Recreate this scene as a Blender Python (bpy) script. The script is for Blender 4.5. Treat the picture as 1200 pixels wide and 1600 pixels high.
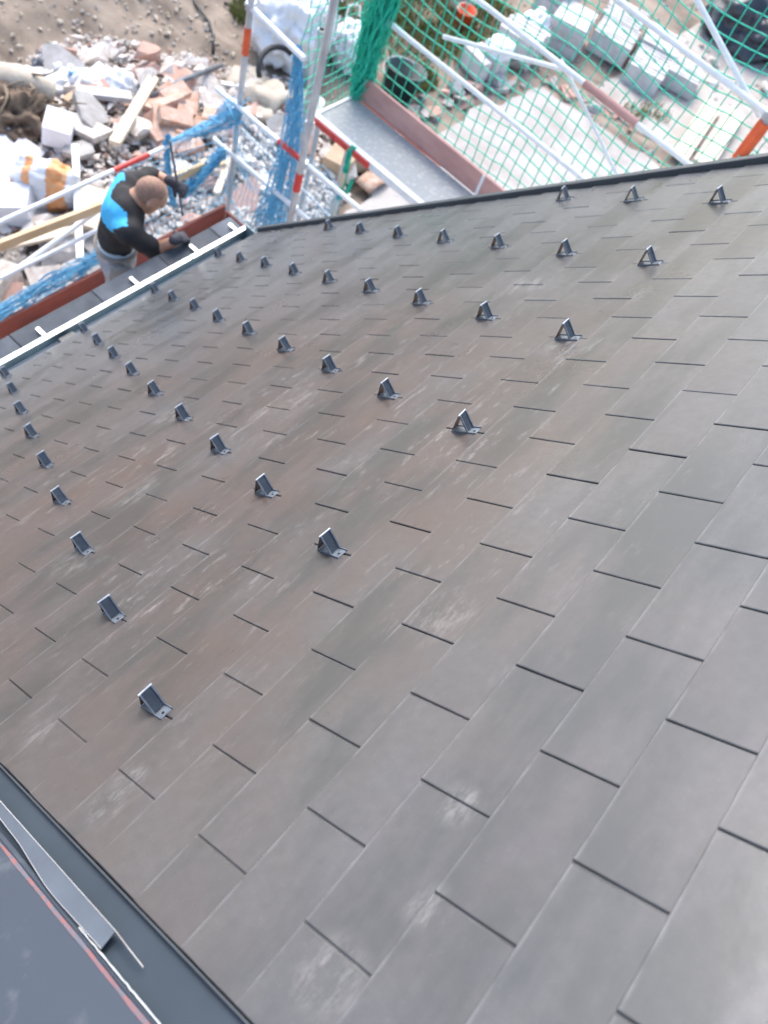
import bpy, bmesh, math, random
from mathutils import Vector, Matrix, noise
for _o in list(bpy.data.objects):
    bpy.data.objects.remove(_o, do_unlink=True)
S = bpy.context.scene
COL = S.collection
R = math.radians

# ------------------------------------------------------------------ camera
cam_d = bpy.data.cameras.new('camera'); cam = bpy.data.objects.new('camera', cam_d); COL.objects.link(cam)
cam_d.sensor_fit = 'VERTICAL'; cam_d.sensor_height = 36.0; cam_d.lens = 1260.157/1600*36.0
cam_d.clip_start = 0.02; cam_d.clip_end = 2000
RC = ((0.6395861998, -0.5790800523, 0.5055648189), (-0.7258393878, -0.6715112248, 0.1490968076), (0.2531534636, -0.4623191192, -0.8498084231))
cam.matrix_world = Matrix(((RC[0][0], -RC[0][1], -RC[0][2], -0.163026), (RC[1][0], -RC[1][1], -RC[1][2], 0.130148),
                           (RC[2][0], -RC[2][1], -RC[2][2], 1.225912), (0, 0, 0, 1)))
cam_d.dof.use_dof = True; cam_d.dof.focus_distance = 1.85; cam_d.dof.aperture_fstop = 3.3
S.camera = cam

# ------------------------------------------------------------------ sky, sun, exposure
SUN_EL, SUN_DIR = 50, Vector((0.62, 0.60, 0))      # soft light of a bright overcast day
world = bpy.data.worlds.new('World'); S.world = world; world.use_nodes = True
wn = world.node_tree
sky = wn.nodes.new('ShaderNodeTexSky'); sky.sky_type = 'NISHITA'; sky.sun_disc = False
sky.sun_elevation = R(SUN_EL); sky.sun_rotation = math.atan2(SUN_DIR.x, SUN_DIR.y)
sky.air_density = 1.0; sky.dust_density = 2.0; sky.ozone_density = 0.6
bg = wn.nodes['Background']; bg.inputs['Strength'].default_value = 0.15
wn.links.new(sky.outputs[0], bg.inputs['Color'])
sun_d = bpy.data.lights.new('sun', 'SUN'); sun = bpy.data.objects.new('sun', sun_d); COL.objects.link(sun)
sun_d.energy = 1.45; sun_d.angle = R(40); sun_d.color = (1.0, 0.96, 0.90)
_d = SUN_DIR.normalized()*math.cos(R(SUN_EL)); _d.z = math.sin(R(SUN_EL))
sun.rotation_euler = _d.to_track_quat('Z', 'Y').to_euler()
S.view_settings.view_transform = 'Standard'; S.view_settings.look = 'None'; S.view_settings.gamma = 1.0
S.view_settings.exposure = 1.4
S.cycles.adaptive_threshold = .03; S.cycles.max_bounces = 5; S.cycles.diffuse_bounces = 3; S.cycles.glossy_bounces = 3; S.cycles.transmission_bounces = 2

rnd = random.Random(7)

# ------------------------------------------------------------------ helpers
class MB:
    """collects polygons; build() links them as one mesh object"""
    def __init__(s): s.v = []; s.f = []
    def add(s, vs, fs):
        o = len(s.v); s.v += [tuple(x) for x in vs]; s.f += [tuple(i+o for i in f) for f in fs]; return s
    def box(s, c, d, m=None):
        c = Vector(c); x, y, z = d[0]/2, d[1]/2, d[2]/2
        vs = [Vector((a*x, b*y, e*z)) for e in (-1, 1) for a, b in ((-1, -1), (1, -1), (1, 1), (-1, 1))]
        if m is not None: vs = [m @ p for p in vs]
        return s.add([p+c for p in vs], [(3, 2, 1, 0), (4, 5, 6, 7), (0, 1, 5, 4), (1, 2, 6, 5), (2, 3, 7, 6), (3, 0, 4, 7)])
    def span(s, a, b):
        a = Vector(a); b = Vector(b); return s.box((a+b)/2, b-a)
    def tube(s, pts, r, n=10, cap=True):
        pts = [Vector(p) for p in pts]; rs = r if isinstance(r, (list, tuple)) else [r]*len(pts)
        vs = []; fs = []; up = None
        for k, p in enumerate(pts):
            t = (pts[min(k+1, len(pts)-1)]-pts[max(k-1, 0)]).normalized()
            if up is None: up = t.orthogonal().normalized()
            up = up-t*up.dot(t)
            up = up.normalized() if up.length > 1e-6 else t.orthogonal().normalized()
            b = t.cross(up)
            for i in range(n):
                a = 2*math.pi*i/n; vs.append(p+(up*math.cos(a)+b*math.sin(a))*rs[k])
        for k in range(len(pts)-1):
            for i in range(n):
                j = (i+1) % n; fs.append((k*n+i, k*n+j, (k+1)*n+j, (k+1)*n+i))
        if cap: fs.append(tuple(range(n-1, -1, -1))); fs.append(tuple((len(pts)-1)*n+i for i in range(n)))
        return s.add(vs, fs)
    def prism(s, poly, off):
        """poly: ordered 3-D points, extruded by off"""
        off = Vector(off); n = len(poly); vs = [Vector(p) for p in poly]+[Vector(p)+off for p in poly]
        fs = [tuple(range(n-1, -1, -1)), tuple(range(n, 2*n))]+[(i, (i+1) % n, n+(i+1) % n, n+i) for i in range(n)]
        return s.add(vs, fs)
    def grid(s, P, thick=None):
        """P[i][j] points -> sheet"""
        a = len(P); b = len(P[0]); vs = [p for row in P for p in row]
        fs = [(i*b+j, i*b+j+1, (i+1)*b+j+1, (i+1)*b+j) for i in range(a-1) for j in range(b-1)]
        return s.add(vs, fs)
    def mesh(s, name, smooth=False, fix=True):
        me = bpy.data.meshes.new(name); me.from_pydata(s.v, [], s.f)
        if fix:
            bm = bmesh.new(); bm.from_mesh(me); bmesh.ops.recalc_face_normals(bm, faces=bm.faces); bm.to_mesh(me); bm.free()
        if smooth: me.polygons.foreach_set('use_smooth', [True]*len(me.polygons))
        return me
    def build(s, name, mat, parent=None, smooth=False, bevel=0, fix=True):
        return link(name, s.mesh(name, smooth, fix), mat, parent, bevel)

def link(name, me, mat, parent=None, bevel=0):
    """object in world coordinates under its parent"""
    o = bpy.data.objects.new(name, me); COL.objects.link(o)
    if mat is not None and not me.materials: me.materials.append(mat)
    setp(o, parent)
    if bevel:
        m = o.modifiers.new('bevel', 'BEVEL'); m.width = bevel; m.segments = 2; m.limit_method = 'ANGLE'; m.angle_limit = R(35)
    return o
def setp(o, parent):
    if parent is not None:
        o.parent = parent
        o.matrix_parent_inverse = Matrix.Translation(-parent.location) if parent.type == 'EMPTY' else Matrix.Identity(4)
def tag(o, label, cat, group=None, kind=None):
    if label: o['label'] = label
    if cat: o['category'] = cat
    if group: o['group'] = group
    if kind: o['kind'] = kind
    return o
def thing(name, loc, label, cat, group=None):
    o = bpy.data.objects.new(name, None); COL.objects.link(o); o.location = loc; o.empty_display_size = .1
    return tag(o, label, cat, group)
def struct(o): o['kind'] = 'structure'; return o

# ------------------------------------------------------------------ materials
def node(nt, t, **kw):
    n = nt.nodes.new(t)
    for k, v in kw.items():
        if k in n.inputs: n.inputs[k].default_value = v
        else: setattr(n, k, v)
    return n
def mat(name, c1, c2=None, rough=.6, scale=8, metal=0, bump=0, bscale=None, detail=4, rand=0, spec=.5, contrast=(.35, .65), coord='pos', stretch=(1, 1, 1), rrange=0, trans=0):
    m = bpy.data.materials.new(name); m.use_nodes = True; nt = m.node_tree; b = nt.nodes['Principled BSDF']; L = nt.links.new
    b.inputs['Roughness'].default_value = rough; b.inputs['Metallic'].default_value = metal; b.inputs['Specular IOR Level'].default_value = spec
    c2 = c2 or tuple(x*.75 for x in c1)
    if coord == 'pos': src = node(nt, 'ShaderNodeNewGeometry').outputs['Position']
    else: src = node(nt, 'ShaderNodeTexCoord').outputs['Object']
    mp = node(nt, 'ShaderNodeMapping'); mp.inputs['Scale'].default_value = stretch; L(src, mp.inputs[0])
    ns = node(nt, 'ShaderNodeTexNoise', Scale=scale, Detail=detail, Roughness=.6); L(mp.outputs[0], ns.inputs['Vector'])
    rp = node(nt, 'ShaderNodeMapRange'); rp.inputs[1].default_value = contrast[0]; rp.inputs[2].default_value = contrast[1]; L(ns.outputs[0], rp.inputs[0])
    mx = node(nt, 'ShaderNodeMix', data_type='RGBA'); mx.inputs[6].default_value = (*c1, 1); mx.inputs[7].default_value = (*c2, 1)
    L(rp.outputs[0], mx.inputs[0]); out = mx.outputs[2]
    if rand:
        oi = node(nt, 'ShaderNodeObjectInfo'); mr = node(nt, 'ShaderNodeMapRange'); mr.inputs[3].default_value = 1-rand; mr.inputs[4].default_value = 1+rand
        L(oi.outputs['Random'], mr.inputs[0]); hs = node(nt, 'ShaderNodeHueSaturation'); L(mr.outputs[0], hs.inputs['Value']); L(out, hs.inputs['Color']); out = hs.outputs[0]
    L(out, b.inputs['Base Color'])
    if rrange:
        rr = node(nt, 'ShaderNodeMapRange'); rr.inputs[3].default_value = rough-rrange; rr.inputs[4].default_value = rough+rrange
        L(ns.outputs[0], rr.inputs[0]); L(rr.outputs[0], b.inputs['Roughness'])
    if bump:
        n2 = node(nt, 'ShaderNodeTexNoise', Scale=bscale or scale*4, Detail=5); L(mp.outputs[0], n2.inputs['Vector'])
        bp = node(nt, 'ShaderNodeBump', Strength=bump, Distance=.01); L(n2.outputs[0], bp.inputs['Height']); L(bp.outputs[0], b.inputs['Normal'])
    if trans: b.inputs['Transmission Weight'].default_value = trans
    return m

def slate_material(worn=False):
    m = bpy.data.materials.new('slate_worn_edge' if worn else 'slate'); m.use_nodes = True; nt = m.node_tree; b = nt.nodes['Principled BSDF']; L = nt.links.new
    pos = node(nt, 'ShaderNodeNewGeometry').outputs['Position']; obj = node(nt, 'ShaderNodeTexCoord').outputs['Object']; oi = node(nt, 'ShaderNodeObjectInfo')
    def rng(src, a, c, lo=0, hi=1, smooth=False):
        r = node(nt, 'ShaderNodeMapRange'); r.inputs[1].default_value = a; r.inputs[2].default_value = c; r.inputs[3].default_value = lo; r.inputs[4].default_value = hi
        if smooth: r.interpolation_type = 'SMOOTHSTEP'
        L(src, r.inputs[0]); return r.outputs[0]
    def noi(src, sc, det=4, st=None, rot=None, ro=.6):
        if st or rot:
            mp = node(nt, 'ShaderNodeMapping'); mp.inputs['Scale'].default_value = st or (1, 1, 1); mp.inputs['Rotation'].default_value = rot or (0, 0, 0); L(src, mp.inputs[0]); src = mp.outputs[0]
        n = node(nt, 'ShaderNodeTexNoise', Scale=sc, Detail=det, Roughness=ro); L(src, n.inputs['Vector']); return n.outputs[0]
    def mix(fac, a, c, mode='MIX'):
        x = node(nt, 'ShaderNodeMix', data_type='RGBA', blend_type=mode)
        for s_, v in ((x.inputs[0], fac), (x.inputs[6], a), (x.inputs[7], c)):
            if isinstance(v, (float, int)): s_.default_value = v
            elif isinstance(v, tuple): s_.default_value = (*v, 1)
            else: L(v, s_)
        return x.outputs[2]
    def mul(a, c):
        x = node(nt, 'ShaderNodeMath', operation='MULTIPLY')
        for s_, v in ((x.inputs[0], a), (x.inputs[1], c)):
            if isinstance(v, (float, int)): s_.default_value = v
            else: L(v, s_)
        return x.outputs[0]
    def add(a, c, op='ADD'):
        x = node(nt, 'ShaderNodeMath', operation=op, use_clamp=True); L(a, x.inputs[0]); L(c, x.inputs[1]); return x.outputs[0]
    def spot(p, r0, r1):
        d = node(nt, 'ShaderNodeVectorMath', operation='DISTANCE'); L(pos, d.inputs[0]); d.inputs[1].default_value = p
        return rng(d.outputs['Value'], r0, r1, 1, 0, True)
    # fine grain and per-slate tone
    col = mix(rng(noi(obj, 45, 3), .3, .7), (.070, .073, .077), (.097, .099, .102))
    col = mix(rng(noi(pos, 230, 2), .62, .74, 0, .30), col, (.22, .22, .22))
    tone = rng(oi.outputs['Random'], 0, 1, .82, 1.16)
    hs = node(nt, 'ShaderNodeHueSaturation'); L(tone, hs.inputs['Value']); L(col, hs.inputs['Color']); col = hs.outputs[0]
    # brown reflection of the soil painted into the slate colour, broken by noise
    soil_reflection = mul(spot((.5, 1.0, -.97), .7, 2.5), rng(noi(pos, 2.3, 4), .12, .62))
    col = mix(mul(soil_reflection, .95), col, (.090, .067, .057))
    # damp, darker smears along the courses
    sm = rng(noi(pos, 2.6, 5, (.6, 2.0, 2.0)), .47, .62)
    col = mix(mul(sm, .72), col, (.046, .047, .045))
    # pale scuffs and mortar dust
    sc1 = rng(noi(pos, 22, 6, (.5, 1.6, 1.6), None, .75), .56, .78)
    fld = mul(rng(noi(pos, 1.7, 2), .36, .62), spot((.95, .9, -.87), .5, 1.7))
    scuff = mul(mul(sc1, fld), .75)
    spn = rng(noi(pos, 26, 7, (.5, 1.6, 1.6), None, .8), .46, .72); acc = None
    for p, a, c in [((-.059, .348, -.336), .015, .055), ((.0, .36, -.345), .01, .05), ((1.239, .987, -.953), .02, .11), ((1.13, 1.05, -1.01), .01, .08), ((2.335, .493, -.476), .01, .06), ((.255, -.058, .056), .01, .05), ((-.038, .594, -.573), .01, .06),
                    ((.35, 1.0, -.97), .02, .12), ((.881, 2.011, -1.942), .02, .12), ((.64, 1.115, -1.076), .03, .12), ((1.04, 1.385, -1.337), .03, .1), ((.572, .149, -.143), .02, .09), ((2.076, .737, -.712), .03, .12), ((.11, -.10, .10), .005, .05), ((1.62, .42, -.40), .02, .1), ((-.03, -.06, .06), .02, .07)]:
        q = spot(p, a, c); acc = q if acc is None else add(acc, q)
    scuff = add(scuff, mul(mul(acc, spn), .5))
    col = mix(scuff, col, (.36, .34, .325))
    # rubbed pale tail edges of the slates
    sep = node(nt, 'ShaderNodeSeparateXYZ'); L(obj, sep.inputs[0])
    rim = mul(rng(sep.outputs[1], .0020, .0075, 1, 0), rng(noi(pos, 14, 4), .38, .62))
    if worn: col = mix(rng(noi(pos, 18, 4), .35, .65, .08, .50), col, (.22, .219, .217))
    else: col = mix(mul(rim, .30), col, (.30, .297, .292))
    L(col, b.inputs['Base Color'])
    rgh = rng(noi(pos, 4, 3), .3, .7, .26, .40); rx = node(nt, 'ShaderNodeMath', operation='ADD', use_clamp=True); L(rgh, rx.inputs[0]); L(mul(scuff, .4), rx.inputs[1]); L(rx.outputs[0], b.inputs['Roughness'])
    bp = node(nt, 'ShaderNodeBump', Strength=.10, Distance=.004); L(noi(obj, 30, 4), bp.inputs['Height'])
    L(bp.outputs[0], b.inputs['Normal'])
    b.inputs['Specular IOR Level'].default_value = .6
    return m

M = {}
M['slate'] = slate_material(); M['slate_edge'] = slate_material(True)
M['deck'] = mat('roof_underlay', (.05, .05, .05), rough=.8)
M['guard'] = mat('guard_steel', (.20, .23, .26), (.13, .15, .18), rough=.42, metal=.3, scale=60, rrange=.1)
M['guard_rear'] = mat('guard_brown_reflection', (.20, .11, .07), (.11, .08, .07), rough=.5, metal=.5, scale=40)  # orange-brown reflection behind the guards, put into the steel's base colour
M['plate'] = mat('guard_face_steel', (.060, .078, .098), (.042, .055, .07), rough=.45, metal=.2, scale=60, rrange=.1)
M['hole'] = mat('dark_hole', (.012, .012, .012), rough=.9)
M['flash'] = mat('coated_flashing', (.045, .060, .076), (.038, .050, .064), rough=.55, spec=.25, scale=5, rrange=.06)
M['verge'] = mat('verge_metal', (.055, .063, .070), (.045, .05, .056), rough=.45, scale=7)
M['clad'] = mat('cladding_metal', (.055, .068, .088), (.13, .14, .155), rough=.45, spec=.35, scale=16, detail=10, contrast=(.57, .80), rrange=.12, bump=.35, bscale=3.5)
M['strip'] = mat('grey_flashing', (.15, .175, .21), (.12, .14, .17), rough=.35, metal=.3, scale=9)
M['cut'] = mat('bright_cut_edge', (.75, .76, .76), rough=.3, metal=.6)
M['sealant'] = mat('red_chalk', (.30, .115, .105), (.135, .14, .165), rough=.85, scale=55, contrast=(.38, .60))
M['ridge'] = mat('guard_ridge_steel', (.42, .45, .48), (.30, .33, .36), rough=.4, metal=.3, scale=50)
M['galv'] = mat('galvanized_lip', (.86, .88, .88), (.74, .77, .78), rough=.38, metal=.35, scale=14)
M['zinc'] = mat('gutter_zinc', (.22, .30, .33), (.15, .21, .23), rough=.42, metal=.35, scale=9)
M['cornice'] = mat('cornice_slate', (.115, .128, .148), (.07, .08, .096), rough=.7, scale=7, rand=.3, spec=.25)
M['wall'] = mat('plaster_wall', (.70, .68, .64), (.62, .60, .56), rough=.9, scale=3)
M['tube'] = mat('scaffold_tube', (.62, .64, .66), (.45, .47, .50), rough=.38, metal=.55, scale=14, stretch=(1, 1, .4))
M['tubew'] = mat('white_scaffold_tube', (.86, .86, .86), (.74, .75, .76), rough=.4, metal=0, scale=14)
M['orange'] = mat('orange_paint', (.85, .13, .035), (.75, .11, .04), rough=.45, scale=20)
M['red'] = mat('red_paint', (.72, .06, .045), (.60, .05, .04), rough=.45, scale=20)
M['toered'] = mat('red_board', (.34, .10, .07), (.20, .065, .05), rough=.65, scale=6, stretch=(.4, 1, 1), bump=.2)
M['toepink'] = mat('faded_red_board', (.58, .33, .29), (.45, .235, .21), rough=.75, scale=7, stretch=(1, .3, 1), bump=.2)
M['alu'] = mat('aluminium_deck', (.42, .42, .415), (.66, .65, .63), rough=.75, metal=0, scale=24, detail=9, contrast=(.52, .74), bump=.3)
M['wood'] = mat('new_timber', (.66, .50, .31), (.55, .39, .22), rough=.7, scale=4, stretch=(1, 1, 1), bump=.2, rand=.1)
M['woodpale'] = mat('pale_timber', (.76, .66, .52), (.66, .54, .40), rough=.7, scale=5, rand=.08)
M['netb'] = mat('blue_net', (.17, .50, .72), (.12, .42, .64), rough=.6, scale=30)
M['netg'] = mat('green_net', (.02, .56, .38), (.015, .46, .31), rough=.6, scale=30)
M['soil'] = mat('soil', (.34, .275, .215), (.155, .12, .092), rough=.95, scale=2.2, detail=8, bump=1.0, bscale=5, contrast=(.36, .64), stretch=(1, .55, 1))
M['soil2'] = mat('pale_soil', (.50, .46, .42), (.37, .33, .29), rough=.95, scale=2.4, detail=8, bump=.9, bscale=12)
M['conc'] = mat('screed', (.44, .41, .385), (.29, .245, .205), rough=.9, scale=1.9, detail=9, contrast=(.48, .80), bump=.3)
M['plaster'] = mat('plaster_rubble', (.74, .70, .66), (.46, .39, .33), rough=.95, scale=9, rand=.12, bump=.4)
M['pinkr'] = mat('brick_rubble', (.56, .34, .26), (.46, .30, .25), rough=.95, scale=12, rand=.15, bump=.4)
M['greyr'] = mat('concrete_rubble', (.44, .42, .40), (.33, .31, .29), rough=.95, scale=9, rand=.15, bump=.4)
M['brick'] = mat('hollow_brick', (.60, .46, .38), (.50, .28, .19), rough=.9, scale=14, rand=.12, bump=.3)
M['plastic'] = mat('white_plastic', (.82, .82, .83), (.74, .74, .76), rough=.45, scale=6)
M['poly'] = mat('polystyrene', (.80, .80, .82), (.73, .73, .76), rough=.8, scale=6)
M['sackor'] = mat('orange_print', (.82, .30, .08), (.75, .42, .22), rough=.6, scale=16)
M['bark'] = mat('bark', (.20, .145, .10), (.10, .07, .05), rough=.95, scale=9, stretch=(1, 1, 1), bump=.8)
M['root'] = mat('roots', (.30, .23, .16), (.16, .12, .09), rough=.95, scale=14, bump=.5)
M['grass'] = mat('grass', (.10, .14, .03), (.20, .19, .06), rough=.8, scale=5)
M['steelgrey'] = mat('grey_pipe', (.17, .18, .20), (.11, .12, .13), rough=.5, metal=.4, scale=12)
M['rubber'] = mat('black_rubber', (.025, .026, .028), rough=.6)
M['bluep'] = mat('blue_plastic', (.10, .36, .62), rough=.5)
M['bucket'] = mat('dark_bucket', (.02, .05, .05), rough=.4)
M['card'] = mat('cardboard', (.50, .37, .25), (.42, .30, .20), rough=.85, scale=8)
M['stone'] = mat('cream_stone', (.62, .54, .43), (.50, .42, .33), rough=.95, scale=7, bump=.5)
M['paver'] = mat('concrete_paver', (.66, .64, .62), (.52, .50, .48), rough=.9, scale=8, rand=.12)
M['tarp'] = mat('dark_sheet', (.045, .052, .065), (.03, .035, .045), rough=.35, scale=4)
M['black'] = mat('black_fabric', (.022, .020, .021), (.030, .028, .028), rough=.85, scale=20)
M['cyan'] = mat('cyan_fabric', (.07, .50, .84), (.06, .44, .76), rough=.8, scale=20)
M['skin'] = mat('skin', (.62, .33, .21), (.54, .27, .17), rough=.55, scale=25)
M['stubble'] = mat('cropped_hair', (.40, .225, .155), (.28, .16, .11), rough=.7, scale=90, contrast=(.4, .6))
M['trouser'] = mat('grey_trousers', (.36, .36, .37), (.28, .28, .30), rough=.9, scale=14)
M['pouch'] = mat('tool_pouch', (.27, .24, .21), (.20, .18, .16), rough=.85, scale=10)
M['glove'] = mat('grey_glove', (.075, .072, .085), (.05, .05, .06), rough=.85, scale=40)
M['boot'] = mat('boot', (.06, .045, .035), rough=.7)
M['white'] = mat('white_cloth', (.78, .78, .76), rough=.8)

# ------------------------------------------------------------------ ground
PIT = R(44); CP, SP = math.cos(PIT), math.sin(PIT)
W = .26; EX = .1350333                              # slate width and course exposure
def RW(x, s, n=0): return Vector((x, -s*CP+n*SP, s*SP+n*CP))   # along eave, up the slope, off the slope
MR = Matrix(((1, 0, 0), (0, -CP, SP), (0, SP, CP)))            # roof axes as columns x, slope, normal (left handed)
GZ = -5.0
def gheight(x, y):
    h = .10*noise.noise((x*.45, y*.45, 0))+.05*noise.noise((x*1.7, y*1.7, 3))+.02*noise.noise((x*5, y*5, 8))
    h += .5*max(0, min(1, (y-7.2-.2*(x-4))/2.5))                   # bank of soil rising beyond the rubble
    if y > 6.0: h += min(1, (y-6.0)/.8)*(.07*noise.noise((x*2.4, y*2.4, 5))+.035*noise.noise((x*6.5, y*6.5, 9))+.02*abs(noise.noise((x*13, y*13, 2))))
    if x < 6.5: h += .22*math.exp(-((x-4.2)/1.7)**2-((y-6.0)/1.0)**2)  # rubble heap
    if x > 5.2 and y < 4.6: h *= max(0, min(1, (y-4.0)/.6)) if x < 10.7 else 1
    return GZ+h
def ground():
    xs = [-300, -120, -40, -12, -4]+[-2+.1*i for i in range(200)]+[18.5, 21, 28, 50, 130, 320]
    ys = [-300, -120, -40, -14, -6]+[-4+.1*i for i in range(152)]+[11.6, 13, 17, 26, 50, 130, 320]
    P = [[Vector((x, y, gheight(x, y) if (-4 < x < 20 and -6 < y < 13) else GZ)) for y in ys] for x in xs]
    o = MB().grid(P).build('ground', M['soil'], smooth=True); struct(o)
    # screeded terrace beside the gable
    poly = [(5.05, -4), (5.05, 3.85), (7.0, 4.12), (8.6, 4.34), (10.15, 4.16), (10.35, 2.6), (10.6, 0), (10.8, -4)]
    fine = []
    for (ax, ay), (bx, by) in zip(poly, poly[1:]+poly[:1]):
        n = max(1, int(math.hypot(bx-ax, by-ay)/.12))
        for k in range(n):
            x = ax+(bx-ax)*k/n; y = ay+(by-ay)*k/n
            fine.append((x+.16*noise.noise((x*2.3, y*2.3, 1))+.05*noise.noise((x*9, y*9, 2)), y+.16*noise.noise((x*2.3, y*2.3, 5))+.05*noise.noise((x*9, y*9, 6))))
    o = MB().prism([Vector((x, y, GZ-.1)) for x, y in fine], (0, 0, .17)).build('terrace', M['conc']); struct(o)
    # paler trodden track beyond the terrace
    P = [[Vector((x, y, gheight(x, y)+.012)) for y in [-4+.25*i for i in range(32)]] for x in [10.95+.25*i for i in range(26)]]
    struct(MB().grid(P).build('dirt_track', M['soil2'], smooth=True))
ground()

# ------------------------------------------------------------------ house: roof, gutter, flashings
house = thing('house', (1.4, 0, GZ), 'house with dark slate roof, snow guards and bright metal eaves gutter', 'house')
X0, X1 = -.5*W, 12.0*W; J0, J1 = -29, 7
TH = .0046
roof = MB().prism([RW(X0-.14, J0*EX+.01, -.05), RW(X1+.02, J0*EX+.01, -.05), RW(X1+.02, J1*EX, -.05), RW(X0-.14, J1*EX, -.05)], RW(0, 0, .030)).build('roof', M['deck'], house)
def slate_bm(w, L, t=TH, c=.0015):
    """origin at middle of the tail; x along the eave, y up the slope; chamfered top edge"""
    x = w/2
    vs = [(-x, 0, 0), (x, 0, 0), (x, L, 0), (-x, L, 0), (-x, 0, t-c), (x, 0, t-c), (x, L, t-c), (-x, L, t-c), (-x+c, c, t), (x-c, c, t), (x-c, L-c, t), (-x+c, L-c, t)]
    fs = [(3, 2, 1, 0), (0, 1, 5, 4), (1, 2, 6, 5), (2, 3, 7, 6), (3, 0, 4, 7), (4, 5, 9, 8), (5, 6, 10, 9), (6, 7, 11, 10), (7, 4, 8, 11), (8, 9, 10, 11)]
    return vs, fs
def slates():
    GAP = .0040; L = 2*EX+.045; cam_p = Vector((-.163, .130, 1.226)); items = []
    for j in range(J0, J1):
        off = 0 if j % 2 == 0 else .5
        edges = [-.5]+[k+off for k in range(0, 13) if -.45 < k+off < 11.9]+[12.0]
        if off == .5 and edges[1] < .1: pass
        for a, b in zip(edges, edges[1:]):
            items.append((j, a, b))
    items.sort(key=lambda q: (RW((q[1]+q[2])/2*W, (q[0]+.5)*EX)-cam_p).length)
    cache = {}; rest = MB(); tilt = math.atan2(2*TH, 2*EX)
    for k, (j, a, b) in enumerate(items):
        r1 = random.Random(j*131+int(a*10))
        w = round((b-a)*W-GAP, 4)
        ll = L if j < J1-1 else EX
        base = RW((a+b)/2*W+r1.uniform(-.0009, .0009), j*EX+r1.uniform(-.0016, .0016), -.0142+2*TH+r1.uniform(0, .0009))
        lean = tilt-r1.uniform(0, .0025)
        ux = Vector((1, 0, 0)); uy = RW(0, math.cos(lean), -math.sin(lean)); yaw = r1.uniform(-.0028, .0028)
        ux, uy = (ux+uy*yaw).normalized(), (uy-ux*yaw).normalized()
        uz = RW(0, math.sin(lean), math.cos(lean))
        mtx = Matrix(((ux.x, uy.x, uz.x, base.x), (ux.y, uy.y, uz.y, base.y), (ux.z, uy.z, uz.z, base.z), (0, 0, 0, 1)))
        vs, fs = slate_bm(w, ll)
        # mirror so that the frame stays right handed: x is flipped
        mtx = mtx @ Matrix.Diagonal((-1, 1, 1, 1)); mtx = Matrix(((-mtx[0][0]*-1, mtx[0][1], mtx[0][2], mtx[0][3]), (-mtx[1][0]*-1, mtx[1][1], mtx[1][2], mtx[1][3]), (-mtx[2][0]*-1, mtx[2][1], mtx[2][2], mtx[2][3]), (0, 0, 0, 1)))
        if k < 300:
            if (w, ll) not in cache:
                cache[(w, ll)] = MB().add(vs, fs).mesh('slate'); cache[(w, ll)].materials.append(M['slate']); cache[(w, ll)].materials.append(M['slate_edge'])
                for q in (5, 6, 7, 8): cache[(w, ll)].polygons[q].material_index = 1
            o = bpy.data.objects.new('slate', cache[(w, ll)]); COL.objects.link(o); o.parent = roof
            loc, rot, _ = mtx.decompose(); o.rotation_mode = 'QUATERNION'; o.location = loc; o.rotation_quaternion = rot
        else:
            rest.add([mtx @ Vector(p) for p in vs], fs)
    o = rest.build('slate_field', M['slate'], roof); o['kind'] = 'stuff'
slates()
# trim along the left edge of the slates, side channel and metal cladding beyond it
MB().prism([RW(X0-.004, J0*EX, -.040), RW(X0-.0005, J0*EX, -.040), RW(X0-.0005, J0*EX, -.004), RW(X0-.004, J0*EX, -.004)], RW(0, (J1-J0)*EX)).build('edge_trim', M['verge'], house)
CH0, CH1 = -.80*W, X0-.003
def prof(name, pts, m, j0=J0, j1=J1, parent=None, bevel=0):
    """closed cross-section (x, n) swept up the slope"""
    return MB().prism([RW(x, j0*EX, n) for x, n in pts], RW(0, (j1-j0)*EX)).build(name, m, parent or house, bevel=bevel)
prof('side_channel', [(CH0-.02, -.016), (CH1, -.016), (CH1, -.013), (CH0-.02, -.013)], M['flash'])
clad = prof('metal_cladding', [(-1.9, -.030), (CH0+.004, -.030), (CH0+.004, -.004), (CH0-.002, .0005), (CH0-.006, -.002), (-1.9, -.002)], M['clad'])
# red chalk line along the edge of the cladding
rl = random.Random(3); P = []
for k in range(160):
    s = (-12+k*.09)*EX; wob = .0016*noise.noise((s*9, 1, 0)); wd = .0035+.0022*noise.noise((s*14, 5, 0))
    P.append([RW(CH0-.0075+wob-wd, s, -.0012), RW(CH0-.0075+wob, s, -.0008), RW(CH0-.0065+wob+wd*.4, s, -.0006)])
MB().grid(P).build('chalk_line', M['sealant'], clad)
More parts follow.
